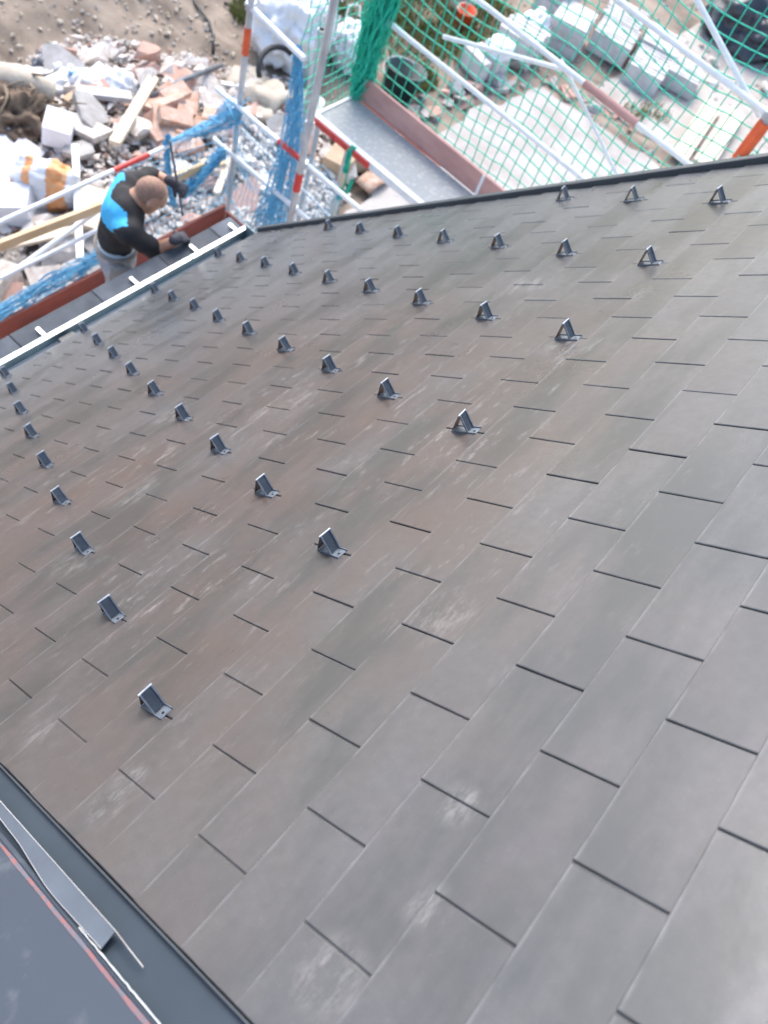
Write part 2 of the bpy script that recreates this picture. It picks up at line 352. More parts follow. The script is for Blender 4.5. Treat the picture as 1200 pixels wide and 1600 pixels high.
# loose grey flashing strip, its outer edge lifted, inner edge cut by hand, ends in a thin torn tongue
def strip():
    n = 60; top = []; j_a, j_b = -14.0, -1.80; edge_r, edge_l = [], []
    for k in range(n+1):
        j = j_a+(j_b-j_a)*k/n
        xl = (-.700-.08*max(0, min(1, (j+6.2)/3.0))+.006*math.sin(j*2.6)+.004*noise.noise((j*2, 0, 0)))*W
        xr = -.664*W
        lift = .006+.002*math.sin(j*.7)
        row = []
        for t in (0, .3, .65, 1):
            row.append(RW(xl+(xr-xl)*t, j*EX, .003+lift*t))
        top.append(row); edge_l.append(row[0]); edge_r.append(row[-1])
    o = MB().grid(top).build('loose_flashing', M['strip'], house)
    sm = o.modifiers.new('thick', 'SOLIDIFY'); sm.thickness = .0009
    MB().tube(edge_r, .0009, 5).build('cut_edge', M['cut'], o)
    MB().tube(edge_l, .0007, 5).build('cut_edge', M['cut'], o)
    # tongue: the turned-down hem left standing past the cut end
    e = edge_r[-1]; pts = [(edge_r[-4], .006), (e, .0055), (RW(-.672*W, -1.5*EX, .008), .004), (RW(-.680*W, -1.18*EX, .001), .0006)]
    m = MB()
    for (p, h), (q, g) in zip(pts, pts[1:]):
        dn = RW(0, 0, -1); m.add([p, q, q+dn*g*1.6, p+dn*h*1.6], [(0, 1, 2, 3)])
    t = m.build('torn_tongue', M['guard_rear'], o); tm = t.modifiers.new('thick', 'SOLIDIFY'); tm.thickness = .0012
    MB().tube([p for p, h in pts], .0008, 5).build('cut_edge', M['cut'], o)
    # bead of sealant on the cladding edge below the torn end
    q = [RW(CH0+.003+.0012*noise.noise((k*.9, 2, 0)), (-2.3+k*.08)*EX, .0015+.001*noise.noise((k*.7, 0, 4))) for k in range(60)]
    MB().tube(q, [.0016+.0009*noise.noise((k*.5, 0, 0)) for k in range(60)], 6).build('sealant_bead', M['cut'], house)
strip()
# verge: upstand along the far edge, then the barge face
prof('verge_flashing', [(X1+.001, -.045), (X1+.001, .020), (X1+.004, .023), (X1+.040, .023), (X1+.043, .020), (X1+.043, -.16), (X1+.039, -.16), (X1+.039, -.045)], M['verge'])
# eaves gutter: open trough, bright folded lip, outlet and straps
EY, EZ = RW(0, J0*EX).y, RW(0, J0*EX).z
def sweepx(name, pts, m, x0, x1, parent=None, bevel=0):
    return MB().prism([Vector((x0, y, z)) for y, z in pts], (x1-x0, 0, 0)).build(name, m, parent or house, bevel=bevel)
gy = EY-.005
gut = sweepx('gutter', [(gy, EZ-.03), (gy, EZ-.175), (gy+.125, EZ-.175), (gy+.125, EZ-.080), (gy+.128, EZ-.080), (gy+.128, EZ-.178), (gy-.003, EZ-.178), (gy-.003, EZ-.03)], M['zinc'], -1.2, X1+.03)
for a, b in ((-1.2, .62), (.625, 2.645), (2.655, X1+.02)):
    sweepx('gutter_lip', [(gy+.118, EZ-.082), (gy+.118, EZ-.074), (gy+.146, EZ-.074), (gy+.146, EZ-.090), (gy+.143, EZ-.090), (gy+.143, EZ-.079)], M['galv'], a, b, gut)
for x in (.05, .80, 1.545, 2.228, 2.72, 3.07):
    MB().span((x-.011, gy+.136, EZ-.0735), (x+.011, gy+.215, EZ-.0705)).build('gutter_bracket', M['galv'], gut)
MB().span((1.60, gy+.03, EZ-.174), (1.70, gy+.10, EZ-.10)).build('gutter_outlet', M['verge'], gut)
MB().span((X1+.021, gy-.004, EZ-.18), (X1+.026, gy+.13, EZ-.05)).build('gutter_end_cap', M['zinc'], gut)
# cornice slabs under the straps and the masonry
xs = [-1.2, -.55, .12, .78, 1.40, 1.98, 2.50, 2.95, 3.14]
for k, (a, b) in enumerate(zip(xs, xs[1:])):
    MB().span((a+.002, gy+.150, EZ-.150+.002*(k % 2)), (b-.002, gy+.278, EZ-.095+.002*((k*7) % 3))).build('cornice_slab', M['cornice'], house, bevel=.004)
MB().span((-1.1, EY-.25, GZ-.2), (X1-.02, EY-.02, EZ-.19)).build('eaves_wall', M['wall'], house)
MB().span((-1.1, EY-.02, EZ-.40), (X1-.02, EY+.20, EZ-.152)).build('eaves_beam', M['wall'], house)
MB().prism([(X1-.24, EY-.25, GZ-.2), (X1-.24, EY-.25, EZ-.02), (X1-.24, -.68, .55), (X1-.24, -.68, GZ-.2)], (.22, 0, 0)).build('gable_wall', M['wall'], house)

# ------------------------------------------------------------------ snow guards
def guard_meshes():
    w = .031; a0, a1 = -.039, .037
    up = lambda x, s, n: Vector((x, s, n))
    base = MB()
    base.box((0, (a0+a1)/2, .0010), (w, a1-a0, .0018))
    for sx in (-1, 1): base.box((sx*(w/2-.0008), (a0+a1)/2, .0034), (.0016, a1-a0, .0032))
    # face plate with its folded ribs
    pA, pB = (0.011, .004), (.0005, .053)
    face = MB(); d = Vector((0, pB[0]-pA[0], pB[1]-pA[1])); ln = d.length; d.normalize(); nn = Vector((0, d.z, -d.y))
    def plate(mb, x0, x1, p, q, t, nn=nn):
        p = Vector((0, *p)); q = Vector((0, *q)); e = Vector((1, 0, 0))
        mb.add([p+e*x0, p+e*x1, q+e*x1, q+e*x0, p+e*x0+nn*t, p+e*x1+nn*t, q+e*x1+nn*t, q+e*x0+nn*t], [(0, 1, 2, 3), (7, 6, 5, 4), (0, 4, 5, 1), (1, 5, 6, 2), (2, 6, 7, 3), (3, 7, 4, 0)])
    plate(face, -w/2+.003, w/2-.003, pA, pB, .0016)
    ribs = [MB(), MB()]
    for k, sx in enumerate((-1, 1)): plate(ribs[k], sx*(w/2-.0015)-.0018, sx*(w/2-.0015)+.0018, (pA[0], pA[1]-.002), pB, .0042)
    rear = MB(); pC = (a0+.002, .003); d2 = Vector((0, pB[0]-pC[0], pB[1]-pC[1])).normalized(); n2 = Vector((0, -d2.z, d2.y))
    plate(rear, -w/2+.001, w/2-.001, pC, (pB[0]-.001, pB[1]), .0015, n2)
    cap = MB(); cap.tube([(-w/2-.0015, .0005, .0535), (w/2+.0015, .0005, .0535)], .0024, 8)
    hole = MB(); hole.tube([(.002, .026, .0018), (.002, .026, .0023)], .0034, 12)
    out = []
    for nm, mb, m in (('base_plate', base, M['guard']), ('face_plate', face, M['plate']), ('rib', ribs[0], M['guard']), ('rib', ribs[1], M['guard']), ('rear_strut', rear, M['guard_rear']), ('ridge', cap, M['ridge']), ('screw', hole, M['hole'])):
        me = mb.mesh(nm); me.materials.append(m); out.append((nm, me))
    return out
GM = guard_meshes()
ORD = ['nearest the left edge', 'second from the left edge', 'third from the left edge', 'fourth from the left edge', 'fifth from the left edge', 'sixth from the left edge']
ROWN = ['row farthest from the gutter', 'eighth row up from the gutter', 'seventh row up from the gutter', 'sixth row up from the gutter', 'fifth row up from the gutter', 'fourth row up from the gutter', 'third row up from the gutter', 'second row up from the gutter', 'row nearest the gutter']
for b in range(9):
    a = 0; n = 0
    while .5+.5*b+2*a < 11.7:
        i = .5+.5*b+2*a; j = -4.5-3*b; r1 = random.Random(b*17+a)
        ux = Vector((1, 0, 0)); uy = RW(0, 1, 0); uz = RW(0, 0, 1)
        lean = math.atan2(2*TH, 2*EX); p = RW(i*W+r1.uniform(-.003, .003), j*EX+r1.uniform(-.004, .004), -.0142+2*TH*.5+TH+.0018)
        g = thing('snow_guard', p, 'grey snow guard %s in the %s' % (ORD[a], ROWN[b]), 'snow guard', 'snow guards in rows on the slate roof')
        yaw = r1.uniform(-.10, .10)
        ux, uy = (ux+uy*yaw).normalized(), (uy-ux*yaw).normalized()
        ux = -ux                                           # keep the frame right handed
        uy2 = (uy*math.cos(lean)-uz*math.sin(lean)).normalized(); uz2 = ux.cross(uy2)
        if uz2.dot(uz) < 0: ux = -ux; uz2 = ux.cross(uy2)
        g.matrix_world = Matrix(((ux.x, uy2.x, uz2.x, p.x), (ux.y, uy2.y, uz2.y, p.y), (ux.z, uy2.z, uz2.z, p.z), (0, 0, 0, 1)))
        for nm, me in GM:
            o = bpy.data.objects.new(nm, me); COL.objects.link(o); o.parent = g
        a += 1

#@@REST@@
# ------------------------------------------------------------------ scaffolding
def tubep(parent, name, a, b, r=.024, m='tubew', n=12):
    return MB().tube([a, b], r, n).build(name, M[m], parent, smooth=False)
def band(parent, a, b, t0, t1, m, r=.0265, name='colour_band'):
    a = Vector(a); b = Vector(b); return MB().tube([a.lerp(b, t0), a.lerp(b, t1)], r, 12).build(name, M[m], parent)
def coupler(parent, p, r=.036):
    p = Vector(p); mb = MB(); mb.box(p, (r*1.7, r*1.7, r*1.5), Matrix.Rotation(.4, 3, 'Z')); return mb.build('coupler', M['tube'], parent, bevel=.006)
es = thing('eaves_scaffold', (2.0, 3.8, GZ), 'scaffold walkway with red deck and toe boards along the gutter', 'scaffold')
DZ = -3.90
for k in range(3):
    for a, b in ((-1.5, 1.42), (1.45, 3.95)):
        MB().span((a, 3.26+k*.201, DZ-.035), (b, 3.455+k*.201, DZ)).build('deck_board', M['toepink'], es, bevel=.004)
for a, b in ((-1.5, 1.60), (1.62, 3.95)):
    MB().span((a, 3.872, DZ-.01), (b, 3.898, DZ+.17)).build('toe_board', M['toered'], es, bevel=.003)
MB().span((3.93, 3.28, DZ+.001), (3.955, 3.855, DZ+.13)).build('toe_board', M['toered'], es, bevel=.003)
for k in range(3):
    MB().span((3.72+.06*k, 3.74, DZ+.001), (3.738+.06*k, 3.82, DZ+.006)).build('deck_slot', M['hole'], es)
ra, rb = Vector((-1.4, 4.06, -3.08)), Vector((4.2, 4.06, -3.06))
tubep(es, 'guard_rail', ra, rb, .017); band(es, ra, rb, (2.95+1.4)/5.6, (3.27+1.4)/5.6, 'red', .018)
tubep(es, 'guard_rail', (-1.4, 4.06, -3.56), (2.9, 4.06, -3.54), .016)
tubep(es, 'diagonal_brace', (2.0, 4.11, -3.62), (3.30, 4.11, -3.30), .018)
PC = (4.18, 4.06)
tubep(es, 'post', (PC[0], PC[1], GZ+.02), (PC[0], PC[1], -1.55), .024, 'tube')
band(es, (PC[0], PC[1], -2.8), (PC[0], PC[1], -2.0), .30, .56, 'orange', .027)
P1 = (4.10, 3.298)
tubep(es, 'post', (P1[0], P1[1], GZ+.02), (P1[0], P1[1], -.9), .027, 'tube')
band(es, (P1[0], P1[1], -3.2), (P1[0], P1[1], -2.8), .0, .42, 'red', .031)
MB().tube([(P1[0], P1[1], -2.62), (P1[0], P1[1], -2.58)], .033, 14).build('collar', M['tube'], es)
tubep(es, 'post', (-.6, 4.06, GZ+.02), (-.6, 4.06, -2.6), .024, 'tube')
tubep(es, 'end_rail', (4.18, 4.10, -2.20), (4.16, 3.50, -2.24), .022)
tubep(es, 'end_rail', (4.14, 4.28, -2.97), (4.14, 2.70, -2.955), .020)
band(es, (4.14, 4.28, -2.97), (4.14, 2.70, -2.955), .44, .60, 'red', .022)
tubep(es, 'end_rail', (4.12, 4.24, -3.40), (4.12, 2.75, -3.385), .020)
tubep(es, 'end_rail', (4.22, 4.05, -3.20), (4.30, 2.72, -3.42), .008)
tubep(es, 'post', (4.60, 3.235, GZ+.02), (4.60, 3.235, -3.20), .024, 'woodpale')
tubep(es, 'post', (5.02, 4.05, GZ+.02), (5.02, 4.05, -2.60), .030, 'tube')
MB().tube([(5.02, 4.05, -2.600), (5.02, 4.05, -2.597)], .024, 14).build('tube_mouth', M['hole'], es)
for p in ((PC[0], PC[1], -3.07), (PC[0], PC[1], -2.2), (P1[0]+.03, P1[1], -2.96), (P1[0]+.02, P1[1], -3.40)): coupler(es, p)

gs = thing('gable_scaffold', (5.0, 2.2, GZ), 'scaffold bay with aluminium platform and white rails beside the gable', 'scaffold')
GPZ = -3.0
plat = MB().span((4.70, -.6, GPZ-.05), (5.15, 3.67, GPZ)).build('platform', M['alu'], gs, bevel=.003)
MB().span((4.645, -.6, GPZ-.055), (4.699, 3.70, GPZ+.012)).build('platform_frame', M['tubew'], plat, bevel=.004)
MB().span((4.665, 3.671, GPZ-.055), (5.18, 3.70, GPZ+.010)).build('platform_frame', M['tubew'], plat, bevel=.004)
MB().span((4.632, 3.05, GPZ-.05), (4.644, 3.66, GPZ+.004)).build('colour_band', M['red'], gs)
MB().prism([(5.155, -.6, GPZ+.004), (5.183, -.6, GPZ+.004), (5.183, 3.66, GPZ+.004), (5.155, 3.72, GPZ+.004)], (0, 0, .20)).build('toe_board', M['toepink'], gs, bevel=.004)
MB().span((5.153, 2.70, GPZ+.0), (5.154, 3.66, GPZ+.012)).build('paint_edge', M['orange'], gs)
MB().span((5.150, 2.30, GPZ+.003), (5.154, 2.325, GPZ+.205)).build('toe_board_clip', M['tubew'], gs)
OX = 5.22
for z, a, b in ((-2.335, -.6, 3.66), (-1.775, -.6, 3.62), (-1.235, .76, 3.62)):
    tubep(gs, 'guard_rail', (OX, a, z), (OX, b, z+.01), .020)
band(gs, (OX, -.6, -1.775), (OX, 3.62, -1.765), .49, .60, 'toepink', .031)
tubep(gs, 'brace', (OX+.04, 2.18, -1.76), (OX+.04, .9, -2.44), .013)
tubep(gs, 'brace', (OX+.03, 1.75, -.90), (OX+.03, .83, -1.29), .018)
tubep(gs, 'brace', (OX+.02, 3.10, -2.15), (OX+.05, 2.1, -1.80), .017)
for y in (.775, 3.66):
    tubep(gs, 'post', (OX, y, GZ+.02), (OX, y, -.35 if y < 1 else -.9), .026, 'tube')
band(gs, (OX, .775, -1.55), (OX, .775, -1.26), 0, .93, 'orange', .043)
MB().tube([(OX-.005, 3.72, -2.1), (OX-.005, 3.74, -1.7), (OX, 3.70, -1.1)], .013, 8).build('red_strap', M['toered'], gs)
for p in ((OX, .79, -1.24), (OX, 3.64, -2.33), (OX, 3.63, -1.77)): coupler(gs, p)
tubep(gs, 'post', (4.68, 3.64, GZ+.02), (4.68, 3.64, GPZ-.06), .024, 'tube')
tubep(gs, 'post', (4.68, -.5, GZ+.02), (4.68, -.5, GPZ-.06), .024, 'tube')
tubep(gs, 'post', (5.15, -.5, GZ+.02), (5.15, -.5, GPZ-.06), .024, 'tube')

# ------------------------------------------------------------------ nets
def net(name, f, nu, nv, r, m, label, cat='safety net', sub=3, seed=0):
    """knotted mesh on the surface f(u, v); nu x nv cells, each cord broken into short bent pieces"""
    mb = MB(); rr = random.Random(seed)
    for i in range(nu+1):
        mb.tube([f(i/nu, k/(nv*sub)) for k in range(nv*sub+1)], r, 4, False)
    for j in range(nv+1):
        mb.tube([f(k/(nu*sub), j/nv) for k in range(nu*sub+1)], r, 4, False)
    o = mb.build(name, M[m], fix=False)
    return tag(o, label, cat)
def n3(p, s, k): return Vector((noise.noise((p[0]*s, p[1]*s, p[2]*s+k)), noise.noise((p[0]*s+9, p[1]*s, p[2]*s+k)), noise.noise((p[0]*s, p[1]*s+9, p[2]*s+k))))
def f_green(u, v):
    y = 3.62-u*4.3; z = -3.05+v*2.55
    p = Vector((OX+.05, y, z)); sag = .10*math.sin(u*math.pi*2.7)*math.sin(v*math.pi)
    p.x += .10*noise.noise((y*1.1, z*1.1, 2))+.04; p.z += -.10*math.sin((u*3) % 1*math.pi)*v+.03*noise.noise((y*2, z*2, 7)); p.y += .05*noise.noise((y*1.7, z*1.7, 11))
    return p+n3(p, 9, 3)*.008
net('safety_net', f_green, 44, 26, .0045, 'netg', 'green mesh net hung along the gable scaffold rails', sub=2)
def f_green2(u, v):
    x = 4.42+u*.80; z = -2.98+v*1.7; p = Vector((x, 3.72+.05*noise.noise((x*3, z*3, 0)), z)); return p+n3(p, 8, 5)*.02
net('safety_net', f_green2, 10, 19, .0036, 'netg', 'green net panel between the tall grey post and green bundle', sub=2, seed=4)
def bunch(name, path, rad, cords, r, m, label, seed=0, cells=26):
    """net gathered into a thick hank: many cords winding along the path"""
    rr = random.Random(seed); mb = MB(); pts = [Vector(p) for p in path]
    def at(t):
        q = t*(len(pts)-1); k = min(int(q), len(pts)-2); return pts[k].lerp(pts[k+1], q-k)
    for c in range(cords):
        a0 = rr.uniform(0, 6.28); sp = rr.uniform(-4, 4); ro = rr.uniform(.15, 1); line = []
        for k in range(cells+1):
            t = k/cells; a = a0+sp*t+.9*noise.noise((t*7, c*3.1, seed)); rd = (rad(t) if callable(rad) else rad)*ro*(1+.35*noise.noise((t*9, c*1.7, 4)))
            d = (at(min(1, t+.02))-at(max(0, t-.02))).normalized(); up = d.orthogonal().normalized(); b = d.cross(up)
            line.append(at(t)+(up*math.cos(a)+b*math.sin(a))*rd)
        mb.tube(line, r, 4, False)
    for c in range(cords*2):      # short crossing meshes
        t = rr.random(); p = at(t); rd = rad(t) if callable(rad) else rad
        q = [p+Vector((rr.uniform(-1, 1), rr.uniform(-1, 1), rr.uniform(-1, 1)))*rd for _ in range(4)]
        mb.tube(q, r, 4, False)
    return tag(mb.build(name, M[m], fix=False), label, 'safety net')
bunch('gathered_net', [(OX-.02, 3.67, -3.0), (OX-.03, 3.68, -2.6), (OX, 3.67, -2.1), (OX+.02, 3.64, -1.6), (OX, 3.66, -1.0)], lambda t: .10+.06*t, 150, .0042, 'netg', 'dense green net bundle gathered round the corner post', 2, 34)
bunch('gathered_net', [(OX+.02, .62, -2.2), (OX+.02, .66, -1.8), (OX, .70, -1.56)], .12, 70, .0045, 'netg', 'green net bundle under the orange sleeved post at right', 3)
bunch('net_tie', [(4.60, 3.22, -3.40), (4.61, 3.23, -3.20), (4.63, 3.25, -3.02), (4.66, 3.24, -2.99)], .026, 26, .0035, 'netg', 'green net knot tied on the short pale post', 5, 14)
bunch('net_tie', [(4.56, 3.20, -3.42), (4.60, 3.23, -3.48), (4.66, 3.20, -3.42), (4.70, 3.20, -3.30)], .018, 16, .004, 'netg', 'loose green cord loop below the net knot', 6, 14)
# blue net: hank on the toe board, drapes at the corner
bunch('gathered_net', [(1.2, 3.92, -3.82), (1.75, 3.94, -3.74), (2.1, 3.95, -3.71), (2.5, 3.96, -3.69), (2.95, 3.97, -3.66)], lambda t: .04+.035*math.sin(t*3.1), 30, .0032, 'netb', 'blue net hank rolled along the red toe board', 7, 60)
bunch('gathered_net', [(3.42, 4.07, -3.05), (3.70, 4.07, -3.06), (3.95, 4.07, -3.07), (4.16, 4.06, -3.02)], lambda t: .022+.10*t*t, 40, .0032, 'netb', 'blue net wound along the guard rail to the corner post', 8, 40)
bunch('gathered_net', [(3.46, 4.07, -2.98), (3.45, 4.06, -3.2), (3.47, 4.04, -3.45), (3.50, 4.02, -3.62)], .026, 34, .0036, 'netb', 'blue net strand hanging from rail beside the raised glove', 9, 20)
bunch('gathered_net', [(4.20, 3.60, -2.22), (4.20, 3.55, -2.5), (4.19, 3.50, -2.9), (4.18, 3.53, -3.4), (4.17, 3.58, -3.9)], lambda t: .025+.13*t, 46, .0032, 'netb', 'blue net curtain hanging from end rail near the tall post', 10, 40)
def f_blue(u, v):
    y = 4.10-u*1.20; z = -4.05+v*1.08; p = Vector((4.16+.06*noise.noise((y*3, z*3, 1)), y, z-.06*math.sin(u*6))); return p+n3(p, 7, 2)*.03
net('safety_net', f_blue, 26, 24, .0024, 'netb', 'sheer blue net across the walkway end above white rubble', sub=1, seed=3)
def f_blue2(u, v):
    x = 3.05+u*1.1; z = -3.95+v*.87; fold = .5+.5*math.sin(u*3.1); p = Vector((x, 4.09+.05*noise.noise((x*3, z*4, 6)), z)); return p+n3(p, 6, 8)*.035
net('safety_net', f_blue2, 22, 16, .0022, 'netb', 'blue net sagging below the outer guard rail behind worker', sub=1, seed=5)
bunch('gathered_net', [(3.62, 4.06, -3.62), (3.78, 4.06, -3.52), (3.95, 4.06, -3.42), (4.05, 4.06, -3.36)], .045, 36, .0036, 'netb', 'blue net clump below the corner of the guard rail', 12, 20)

# ------------------------------------------------------------------ loose timbers on the scaffold
def board(name, a, b, w, t, m, label, cat='plank', up=(0, 0, 1), group=None, bevel=.004):
    a = Vector(a); b = Vector(b); d = (b-a); ln = d.length; d.normalize(); s_ = d.cross(Vector(up)).normalized(); u = s_.cross(d)
    me = MB().box((0, 0, 0), (ln, w, t)).mesh(name)
    o = link(name, me, M[m], None, bevel)
    c = (a+b)/2; o.matrix_world = Matrix(((d.x, s_.x, u.x, c.x), (d.y, s_.y, u.y, c.y), (d.z, s_.z, u.z, c.z), (0, 0, 0, 1)))
    return tag(o, label, cat, group)
board('timber_plank', (-.8, 4.10, -3.06), (3.92, 4.10, -3.47), .035, .075, 'wood', 'long tan timber rail tied across behind the worker', up=(0, 0, 1))

# ------------------------------------------------------------------ worker
def remesh(name, prims, vox, smooth_it=6, disp=0, dscale=20):
    """union of tapered capsules ('c', p, r, q, s) and ellipsoids ('e', centre, axes matrix) as one skin"""
    bm = bmesh.new()
    for pr in prims:
        if pr[0] == 'c':
            p, r, q, s = Vector(pr[1]), pr[2], Vector(pr[3]), pr[4]
            n = max(2, int((q-p).length/(min(r, s)*.45))+1)
            mb = MB(); d = (q-p).normalized()
            pts = []; rs = []
            for k in range(5): a = math.pi/2*(1-k/4); pts.append(p-d*r*math.sin(a)); rs.append(max(.0004, r*math.cos(a)))
            for k in range(1, n): pts.append(p.lerp(q, k/n)); rs.append(r+(s-r)*k/n)
            for k in range(5): a = math.pi/2*k/4; pts.append(q+d*s*math.sin(a)); rs.append(max(.0004, s*math.cos(a)))
            mb.tube(pts, rs, 14)
            tmp = mb.mesh('t'); bm.from_mesh(tmp); bpy.data.meshes.remove(tmp)
        else:
            c, mx = Vector(pr[1]), pr[2]
            bmesh.ops.create_icosphere(bm, subdivisions=3, radius=1, matrix=Matrix.Translation(c) @ mx.to_4x4())
    me = bpy.data.meshes.new(name); bm.to_mesh(me); bm.free()
    o = bpy.data.objects.new(name, me); COL.objects.link(o)
    m = o.modifiers.new('r', 'REMESH'); m.mode = 'VOXEL'; m.voxel_size = vox
    m2 = o.modifiers.new('s', 'SMOOTH'); m2.factor = .5; m2.iterations = smooth_it
    dg = bpy.context.evaluated_depsgraph_get(); ev = o.evaluated_get(dg); out = bpy.data.meshes.new_from_object(ev)
    bpy.data.objects.remove(o); bpy.data.meshes.remove(me); out.name = name
    if disp:
        nr = [v.normal.copy() for v in out.vertices]
        for v, n_ in zip(out.vertices, nr): v.co += n_*disp*noise.noise(v.co*dscale)
    out.polygons.foreach_set('use_smooth', [True]*len(out.polygons)); out.materials.clear(); out.update()
    return out
def diag(a, b, c, fx=None, fy=None):
    """ellipsoid axes: a along fx, b along fy, c along fx x fy"""
    fx = Vector(fx or (1, 0, 0)).normalized(); fy = Vector(fy or (0, 1, 0)); fy = (fy-fx*fy.dot(fx)).normalized(); fz = fx.cross(fy)
    return Matrix(((fx.x*a, fy.x*b, fz.x*c), (fx.y*a, fy.y*b, fz.y*c), (fx.z*a, fy.z*b, fz.z*c)))
def worker():
    V = Vector
    root = thing('person', (2.45, 3.45, DZ), 'worker in black and cyan shirt bent over the gutter, holding a thin rod', 'person')
    pel = V((2.44, 3.415, -3.06)); wst = V((2.435, 3.405, -2.87)); chs = V((2.480, 3.375, -2.66)); nek = V((2.545, 3.345, -2.580))
    hed = V((2.622, 3.308, -2.548)); Ls = V((2.600, 3.490, -2.600)); Rs_ = V((2.385, 3.225, -2.665))
    Le, Lw, Lh = V((2.895, 3.575, -2.715)), V((2.905, 3.40, -2.655)), V((2.930, 3.355, -2.672))
    Re, Rw, Rh = V((2.535, 3.165, -2.850)), V((2.640, 3.075, -2.742)), V((2.705, 3.075, -2.752))
    fwd = V((.78, -.60, 0)).normalized(); lat = (Ls-Rs_).normalized()
    hipL, hipR = pel+V((.05, .075, -.03)), pel+V((-.05, -.075, -.03))
    knL, knR = V((2.55, 3.55, -3.44)), V((2.44, 3.40, -3.45)); anL, anR = V((2.50, 3.58, -3.80)), V((2.36, 3.40, -3.80))
    # head frame: looks forward and down
    hf = V((.52, -.27, -.81)).normalized(); hu = (V((.75, -.40, .60))-hf*V((.75, -.40, .60)).dot(hf)).normalized(); hl = hu.cross(hf)
    K = 1.13; H = lambda f, l, u: hed+(hf*f+hl*l+hu*u)*K
    body = [('e', hed+hu*.022-hf*.006, diag(.098*K, .076*K, .088*K, hf, hl)), ('e', H(.035, 0, -.045), diag(.066*K, .060*K, .066*K, hf, hl)), ('c', H(.055, 0, -.095), .026, H(.03, 0, -.07), .045),
            ('c', H(.085, 0, .012), .010, H(.108, 0, -.028), .013), ('c', H(.080, .028, .030), .012, H(.080, -.028, .030), .012), ('c', H(.086, .018, -.066), .010, H(.086, -.018, -.066), .010),
            ('e', H(-.008, .079, -.012), diag(.020, .008, .032, hf, hl)), ('e', H(-.008, -.079, -.012), diag(.020, .008, .032, hf, hl)),
            ('c', nek-V((.035, -.02, .02)), .062, H(-.035, 0, -.05), .056),
            ('c', pel, .10, wst, .095), ('c', wst, .10, chs, .11), ('c', chs, .10, nek, .065), ('c', chs, .09, Ls, .055), ('c', chs, .09, Rs_, .055),
            ('c', Ls, .050, Le, .040), ('c', Le, .040, Lw, .027), ('c', Rs_, .050, Re, .040), ('c', Re, .042, Rw, .028), 
            ('c', hipL, .085, knL, .055), ('c', hipR, .085, knR, .055), ('c', knL, .055, anL, .036), ('c', knR, .055, anR, .036), ('c', anL, .036, anL+V((.10, -.07, -.05)), .030), ('c', anR, .036, anR+V((.10, -.07, -.05)), .030)]
    me = remesh('body', body, .0085, 5)
    me.materials.append(M['skin']); me.materials.append(M['stubble'])
    for p in me.polygons:
        d = (p.center-hed)/K; f, l, u = d.dot(hf), d.dot(hl), d.dot(hu)
        if d.length < .16 and u > -.045+.10*max(0, f+.03)*6 and f < .015 and not (abs(l) > .072): p.material_index = 1
    b = link('body', me, None, root)
    for sx in (-1, 1):
        MB().tube([H(.086, sx*.030, .012), H(.0915, sx*.030, .012)], .008, 10).build('eye', M['hole'], b)
    # shirt
    sh = [('c', pel+V((0, 0, .10)), .120, wst, .118), ('c', wst, .122, chs+fwd*-.005, .132), ('e', chs+V((0, 0, -.02)), diag(.185, .125, .165, lat, fwd)), ('c', chs-fwd*.02, .12, nek-V((.03, -.02, .045)), .082),
          ('c', chs+lat*.07, .115, Ls, .078), ('c', chs-lat*.07, .115, Rs_, .080), ('c', Ls, .074, Ls.lerp(Le, .92), .058), ('c', Rs_, .076, Rs_.lerp(Re, .95), .062)]
    me = remesh('shirt', sh, .011, 4, .013, 11)
    for k in ('black', 'cyan'): me.materials.append(M[k])
    for p in me.polygons:
        d = p.center-chs; a = d.dot(lat); z = d.z; bk = -d.dot(fwd)
        arm = (p.center-Ls).dot(Le-Ls) > .012 or (p.center-Rs_).dot(Re-Rs_) > .010
        # cyan panel: crescent across the back under the black yoke, wider to the near side; cyan front bib
        rad = (p.center-nek).length+.06*max(0, a)
        back = bk > -.01 and .150 < rad < .250 and a > -.19
        bib = bk < -.055 and z < .02 and abs(a) < .10
        flank = a < -.10 and -.20 < z < -.165 and abs(bk) < .035
        if (back or bib or flank) and not arm: p.material_index = 1
    link('shirt', me, None, root)
    # trousers, belt, pouch, boots
    tr = [('e', pel+V((0, 0, -.01)), diag(.165, .128, .13, lat, fwd)), ('c', pel+V((0, 0, .10)), .118, pel, .135), ('c', hipL, .102, knL, .078), ('c', hipR, .102, knR, .078), ('c', knL, .078, anL+V((0, 0, .02)), .062), ('c', knR, .078, anR+V((0, 0, .02)), .062)]
    me = remesh('trousers', tr, .013, 4, .008, 14); me.materials.append(M['trouser']); t = link('trousers', me, None, root)
    m = MB(); ring = []
    for k in range(25):
        a = 2*math.pi*k/24; ring.append(pel+V((0, 0, .105))+lat.cross(V((0, 0, 1))).normalized()*(-.136*math.cos(a))+V((lat.x, lat.y, 0)).normalized()*(.150*math.sin(a)))
    m.tube(ring, .013, 8, False).build('belt', M['pouch'], root)
    pc = pel-V((lat.x, lat.y, 0)).normalized()*.185+fwd*.03+V((.0, 0, .0)); me = remesh('tool_pouch', [('e', pc, diag(.085, .045, .105, fwd, lat)), ('c', pc+V((0, 0, .07))+fwd*.05, .025, pc+V((0, 0, .07))-fwd*.05, .025)], .009, 3, .004, 22)
    me.materials.append(M['pouch']); link('tool_pouch', me, None, root)
    arc = [pc-V((lat.x, lat.y, 0)).normalized()*.05+fwd*(.07*math.cos(a))+V((0, 0, -.055*math.sin(a)+.02)) for a in [math.pi*k/10 for k in range(11)]]
    MB().tube(arc, .006, 6).build('pouch_strap', M['black'], root)
